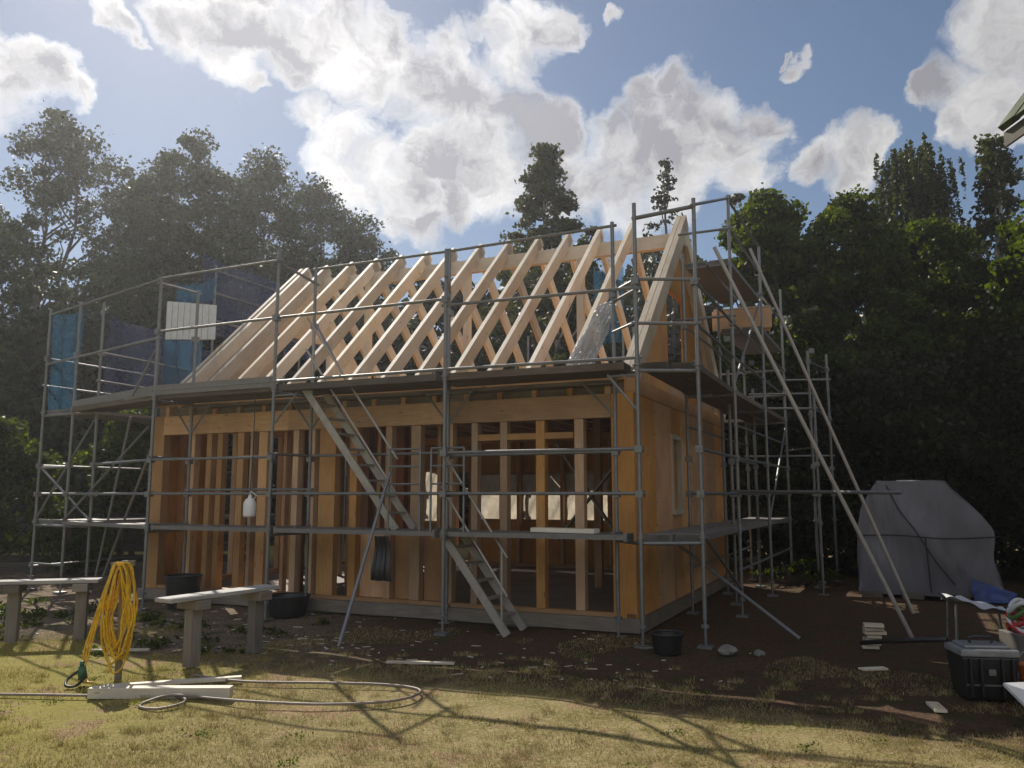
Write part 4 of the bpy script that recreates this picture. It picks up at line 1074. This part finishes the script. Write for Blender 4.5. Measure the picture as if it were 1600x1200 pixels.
def forest():
    gl = "tall trees behind the left scaffold"
    L = [  # x, y, h, width, base, shape, label
        (-22.0, 33, 13.8, 7.0, 2.0, 'round', "tall tree cut off by the left edge of the picture"),
        (-18.2, 32, 17.6, 6.2, 3.0, 'round', "tallest tree of the left row, its top reaching highest"),
        (-15.5, 33.5, 15.3, 4.6, 3.0, 'column', "tall thin-crowned tree right of the tallest one with sky showing through"),
        (-12.6, 31, 16.0, 5.4, 2.5, 'round', "tall round tree in the middle of the left row"),
        (-10.4, 33, 16.2, 4.4, 3.0, 'round', "tall feathery tree above the white ribbed sheet"),
        (-8.7, 35, 15.8, 4.6, 2.5, 'round', "tall tree next to the rightmost of the left row"),
        (-6.8, 36, 14.4, 4.2, 2.0, 'round', "rightmost and lowest tall tree of the left row"),
    ]
    for i, (x, y, h, w, b, sh, lab) in enumerate(L):
        tree("broadleaf_tree", "tree", lab, x, y, h, w * 1.22, b, 'alder', 30000, 0.108, sh, group=gl, seed=i, nclump=190, stems=1 + (i % 2), clump_r=0.62, fill=0.6)
    # understorey on the left
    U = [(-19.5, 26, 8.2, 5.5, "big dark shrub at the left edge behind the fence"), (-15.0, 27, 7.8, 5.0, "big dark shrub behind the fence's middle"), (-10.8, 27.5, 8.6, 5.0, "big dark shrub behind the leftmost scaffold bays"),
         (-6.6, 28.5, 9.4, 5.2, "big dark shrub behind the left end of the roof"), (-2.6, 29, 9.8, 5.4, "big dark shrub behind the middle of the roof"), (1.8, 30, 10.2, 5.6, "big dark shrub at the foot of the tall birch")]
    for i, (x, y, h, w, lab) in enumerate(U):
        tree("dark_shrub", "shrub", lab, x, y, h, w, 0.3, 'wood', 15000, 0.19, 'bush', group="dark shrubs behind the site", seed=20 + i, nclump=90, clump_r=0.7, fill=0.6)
    tree("leafy_bush", "bush", "green bush in sun-bright leaf colour left of the scaffold", -10.6, 16.9, 3.2, 2.4, 0.4, 'maple', 9000, 0.075, 'bush', seed=31, nclump=45, clump_r=0.34)  # brighter leaf colour stands for sunlight; tall trees shade these bushes
    tree("leafy_bush", "bush", "low green bush behind the leftmost scaffold bay", -9.2, 17.4, 1.7, 1.7, 0.1, 'maple', 6000, 0.065, 'bush', seed=32, nclump=34, clump_r=0.28)
    tree("leafy_bush", "bush", "green bush in sun-bright leaf colour seen through the left scaffold frames", -8.6, 18.4, 3.6, 1.9, 1.4, 'maple', 6000, 0.07, 'bush', seed=33, nclump=34, clump_r=0.34)
    # middle
    tree("birch_tree", "tree", "tall birch rising behind the middle of the roof ridge", 1.2, 27, 14.0, 8.2, 1.5, 'birch', 34000, 0.10, 'cone', 'birchbark', seed=40, nclump=360, clump_r=0.40, fill=0.7)
    tree("birch_tree", "tree", "shorter birch just right of the tall one behind the roof", 2.7, 27.5, 11.2, 3.2, 1.5, 'birch', 12000, 0.11, 'cone', 'birchbark', seed=41, nclump=120, clump_r=0.45)
    tree("conifer_tree", "tree", "sparse spiky conifer behind the right gable", 6.3, 32, 15.6, 5.0, 2.5, 'conifer', 4800, 0.12, 'cone', seed=42, nclump=170, clump_r=0.34, fill=0.8)
    tree("slender_tree", "tree", "slender grey tree between the conifer and the green trees", 9.1, 32, 14.4, 2.0, 5.0, 'birch', 3600, 0.15, 'cone', seed=43, nclump=40, clump_r=0.3)
    # right
    gr = "green trees on the right"
    tree("maple_tree", "tree", "leafy green tree right behind the gable scaffold", 6.5, 20.2, 9.4, 4.0, 0.6, 'maple', 52000, 0.098, 'round', group=gr, seed=50, nclump=170, clump_r=0.42, fill=0.42)
    tree("maple_tree", "tree", "leafy green tree above the tarpaulin covered load", 8.4, 19.6, 9.1, 3.6, 0.6, 'maple', 46000, 0.098, 'round', group=gr, seed=51, nclump=150, clump_r=0.42, fill=0.42)
    tree("maple_tree", "tree", "leafy green tree in front of the weeping birch", 10.6, 20.0, 8.6, 4.2, 0.5, 'maple', 46000, 0.098, 'round', group=gr, seed=52, nclump=150, clump_r=0.44, fill=0.42)
    tree("maple_tree", "tree", "leafy green tree below the neighbouring house's eave", 12.0, 17.2, 8.9, 3.4, 0.6, 'maple', 30000, 0.11, 'round', group=gr, seed=53, nclump=150, clump_r=0.42, fill=0.5)
    tree("maple_tree", "tree", "leafy tree at the right edge behind the slim birch", 13.2, 19.0, 8.4, 4.0, 0.5, 'maple', 40000, 0.10, 'round', group=gr, seed=54, nclump=130, clump_r=0.5, fill=0.5)
    tree("weeping_birch", "tree", "big weeping birch with hanging twigs on the right", 12.6, 24.5, 13.0, 3.7, 4.5, 'birch', 60000, 0.085, 'dome', 'birchbark', seed=55, nclump=110, clump_r=0.42, fill=0.5)
    tree("birch_tree", "tree", "slim birch top left of the neighbouring house's eave", 13.9, 22.5, 12.0, 1.9, 3.5, 'birch', 8000, 0.11, 'column', 'birchbark', seed=56, nclump=55, clump_r=0.4)
    # dark understorey on the right
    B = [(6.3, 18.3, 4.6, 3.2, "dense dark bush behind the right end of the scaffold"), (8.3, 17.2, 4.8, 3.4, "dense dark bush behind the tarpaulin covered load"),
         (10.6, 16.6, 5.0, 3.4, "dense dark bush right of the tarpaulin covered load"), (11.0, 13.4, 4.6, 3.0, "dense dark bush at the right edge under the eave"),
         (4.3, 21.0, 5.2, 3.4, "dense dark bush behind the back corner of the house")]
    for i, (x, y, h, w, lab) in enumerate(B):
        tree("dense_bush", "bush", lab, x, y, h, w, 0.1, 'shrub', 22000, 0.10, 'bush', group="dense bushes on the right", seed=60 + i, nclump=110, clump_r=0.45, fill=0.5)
    # low lit weeds by the scaffold foot
    tree("weed_patch", "weeds", "bright green weeds at the foot of the right bushes", 5.3, 15.6, 0.42, 2.0, 0.0, 'maple', 2500, 0.06, 'bush', seed=70, nclump=30, clump_r=0.16)
    # far wood closing the horizon
    global rng
    rng = np.random.default_rng(5)
    n = 75000
    X = rng.uniform(-45, 45, n); Yb = rng.uniform(39, 46, n)
    top = 12.0 + 1.6 * np.sin(X * 0.31) + 1.1 * np.sin(X * 0.83 + 1) + 0.5 * np.sin(X * 2.1)
    Z = rng.random(n) ** 0.8 * top
    V, F = leaf_quads(np.stack([X, Yb, Z], 1), 0.42, 1.4)
    tag(fast_mesh("far_wood", V, F, LEAF['wood']), kind='stuff')
forest()

# ------------------------------------------------------------------ grass and litter
def lawn():
    global rng
    rng = np.random.default_rng(3)
    n = 230000
    Y = rng.uniform(5.0, 11.0, n); X = rng.uniform(-0.72, 0.72, n) * Y
    v = (X - HX) * HS + (Y - HY) * HC
    patch = np.sin(X * 2.1 + 1.3 * np.sin(Y * 1.7)) + np.sin(Y * 2.7 + 1.1 * np.sin(X * 1.9)) + 0.7 * np.sin(5.3 * X - 3.1 * Y)
    keep = ((v < -2.6 + 0.35 * patch) & (rng.random(n) < 0.62 + 0.25 * patch)) | ((v < -0.3) & (patch > 0.9) & (rng.random(n) < 0.6))
    X, Y = X[keep], Y[keep]; n = len(X)
    bare = np.sin(X * 3.1 + 2.0 * np.sin(Y * 2.3)) * np.sin(Y * 3.7 + 1.7 * np.sin(X * 2.9))
    keep = rng.random(n) > np.clip(bare * 1.3 - 0.25, 0, 0.9)
    X, Y = X[keep], Y[keep]; n = len(X)
    nt = 420; tx = rng.uniform(-4.5, 4.5, nt); ty = rng.uniform(5.2, 9.0, nt); kk = ((tx - HX) * HS + (ty - HY) * HC) < -1.6
    tx, ty = tx[kk], ty[kk]; ti = rng.integers(0, len(tx), 16000)
    tall = np.concatenate([np.zeros(n), np.ones(16000)])
    X = np.concatenate([X, tx[ti] + rng.normal(size=16000) * 0.035]); Y = np.concatenate([Y, ty[ti] + rng.normal(size=16000) * 0.03]); n = len(X)
    h = rng.uniform(0.010, 0.032, n) * (1 + 0.9 * tall); a = rng.uniform(0, 6.283, n); w = 0.0028
    Z = ground_h(X, Y) - 0.014
    lean = rng.normal(size=(n, 2)) * 0.6 * h[:, None]
    p0 = np.stack([X - np.cos(a) * w, Y - np.sin(a) * w, Z], 1); p1 = np.stack([X + np.cos(a) * w, Y + np.sin(a) * w, Z], 1)
    p2 = np.stack([X + lean[:, 0], Y + lean[:, 1], Z + h], 1)
    V = np.stack([p0, p1, p2], 1).reshape(-1, 3); F = np.arange(3 * n).reshape(n, 3)
    m, k = new_mat("dry grass blade")
    g = k.n('ShaderNodeNewGeometry')
    c = k.mix(g.outputs['Random Per Island'], (0.21, 0.18, 0.055), (0.50, 0.405, 0.215))
    sx = k.n('ShaderNodeSeparateXYZ', ins={0: g.outputs['Position']}).outputs[0]
    c = k.mix(k.remap(sx, -4.2, -1.6, 0.65, 0.0), c, (0.30, 0.265, 0.05))
    d = k.n('ShaderNodeBsdfDiffuse', ins={'Color': c}); t = k.n('ShaderNodeBsdfTranslucent', ins={'Color': c})
    finish(m, k, k.n('ShaderNodeMixShader', ins={0: 0.22, 1: d.outputs[0], 2: t.outputs[0]}).outputs[0])
    tag(fast_mesh("grass", V, F, m), kind='stuff')
    # wood scraps and shavings lying on the soil
    mb = MB()
    for i in range(230):
        u, vv = random.uniform(-1.5, 11.0), random.uniform(-3.0, -0.2) if random.random() < .6 else random.gauss(-2.2, .35)
        p = hw(u, vv); a = random.uniform(-0.5, 0.5) + (math.pi if random.random() < .5 else 0)
        L = random.choice((0.02, 0.03, 0.03, 0.05, 0.09)) * random.uniform(.7, 1.3)
        d = Vector((math.cos(a), math.sin(a), 0)) * L / 2
        z = float(ground_h(p.x, p.y)) - 0.004
        mb.bar(p - d + Vector((0, 0, z)), p + d + Vector((0, 0, z + random.uniform(0, .008))), random.uniform(.008, .022), random.uniform(.004, .010))
    tag(mb.build("wood_scraps", M['rafter'], None), kind='stuff')
    n = 1400; nc = 45
    cx = rng.uniform(-4.2, 4.2, nc); cy = rng.uniform(5.3, 8.2, nc); ci = rng.integers(0, nc, n)
    X = cx[ci] + rng.normal(size=n) * 0.05; Y = cy[ci] + rng.normal(size=n) * 0.045
    V, F = leaf_quads(np.stack([X, Y, ground_h(X, Y) + rng.uniform(0.0, 0.015, n)], 1), 0.014, 1.3)
    tag(fast_mesh("lawn_weeds", V, F, LEAF['maple']), kind='stuff')
    # weeds and straw tufts on the left soil
    n = 2600
    u = rng.uniform(4.0, 12.0, n); vv = rng.uniform(-3.4, -0.8, n)
    cl = rng.integers(0, 90, n); cu = rng.uniform(3.5, 12.0, 90); cv = rng.uniform(-3.6, -0.6, 90)
    u = cu[cl] + rng.normal(size=n) * 0.09; vv = cv[cl] + rng.normal(size=n) * 0.06
    X = HX - u * HC + vv * HS; Y = HY + u * HS + vv * HC
    C = np.stack([X, Y, ground_h(X, Y) + rng.uniform(-0.01, 0.07, n)], 1)
    V, F = leaf_quads(C, 0.035, 2.6)
    tag(fast_mesh("weeds", V, F, LEAF['maple']), kind='stuff')
lawn()

# ------------------------------------------------------------------ added volume standing in for lens flare
def flare_haze():
    m, k = new_mat("flare_haze")
    vol = k.n('ShaderNodeVolumePrincipled', ins={'Color': (0.95, 0.96, 1.0, 1), 'Density': FLARE_HAZE_DENSITY, 'Anisotropy': 0.66})
    out = k.n('ShaderNodeOutputMaterial')
    m.node_tree.links.new(vol.outputs[0], out.inputs['Volume'])
    o = MB().box(-62, 62, -10, 60, -1.2, 22).build("flare_haze", m, None)
    tag(o, kind='stuff')
if FLARE_HAZE_DENSITY > 0: flare_haze()
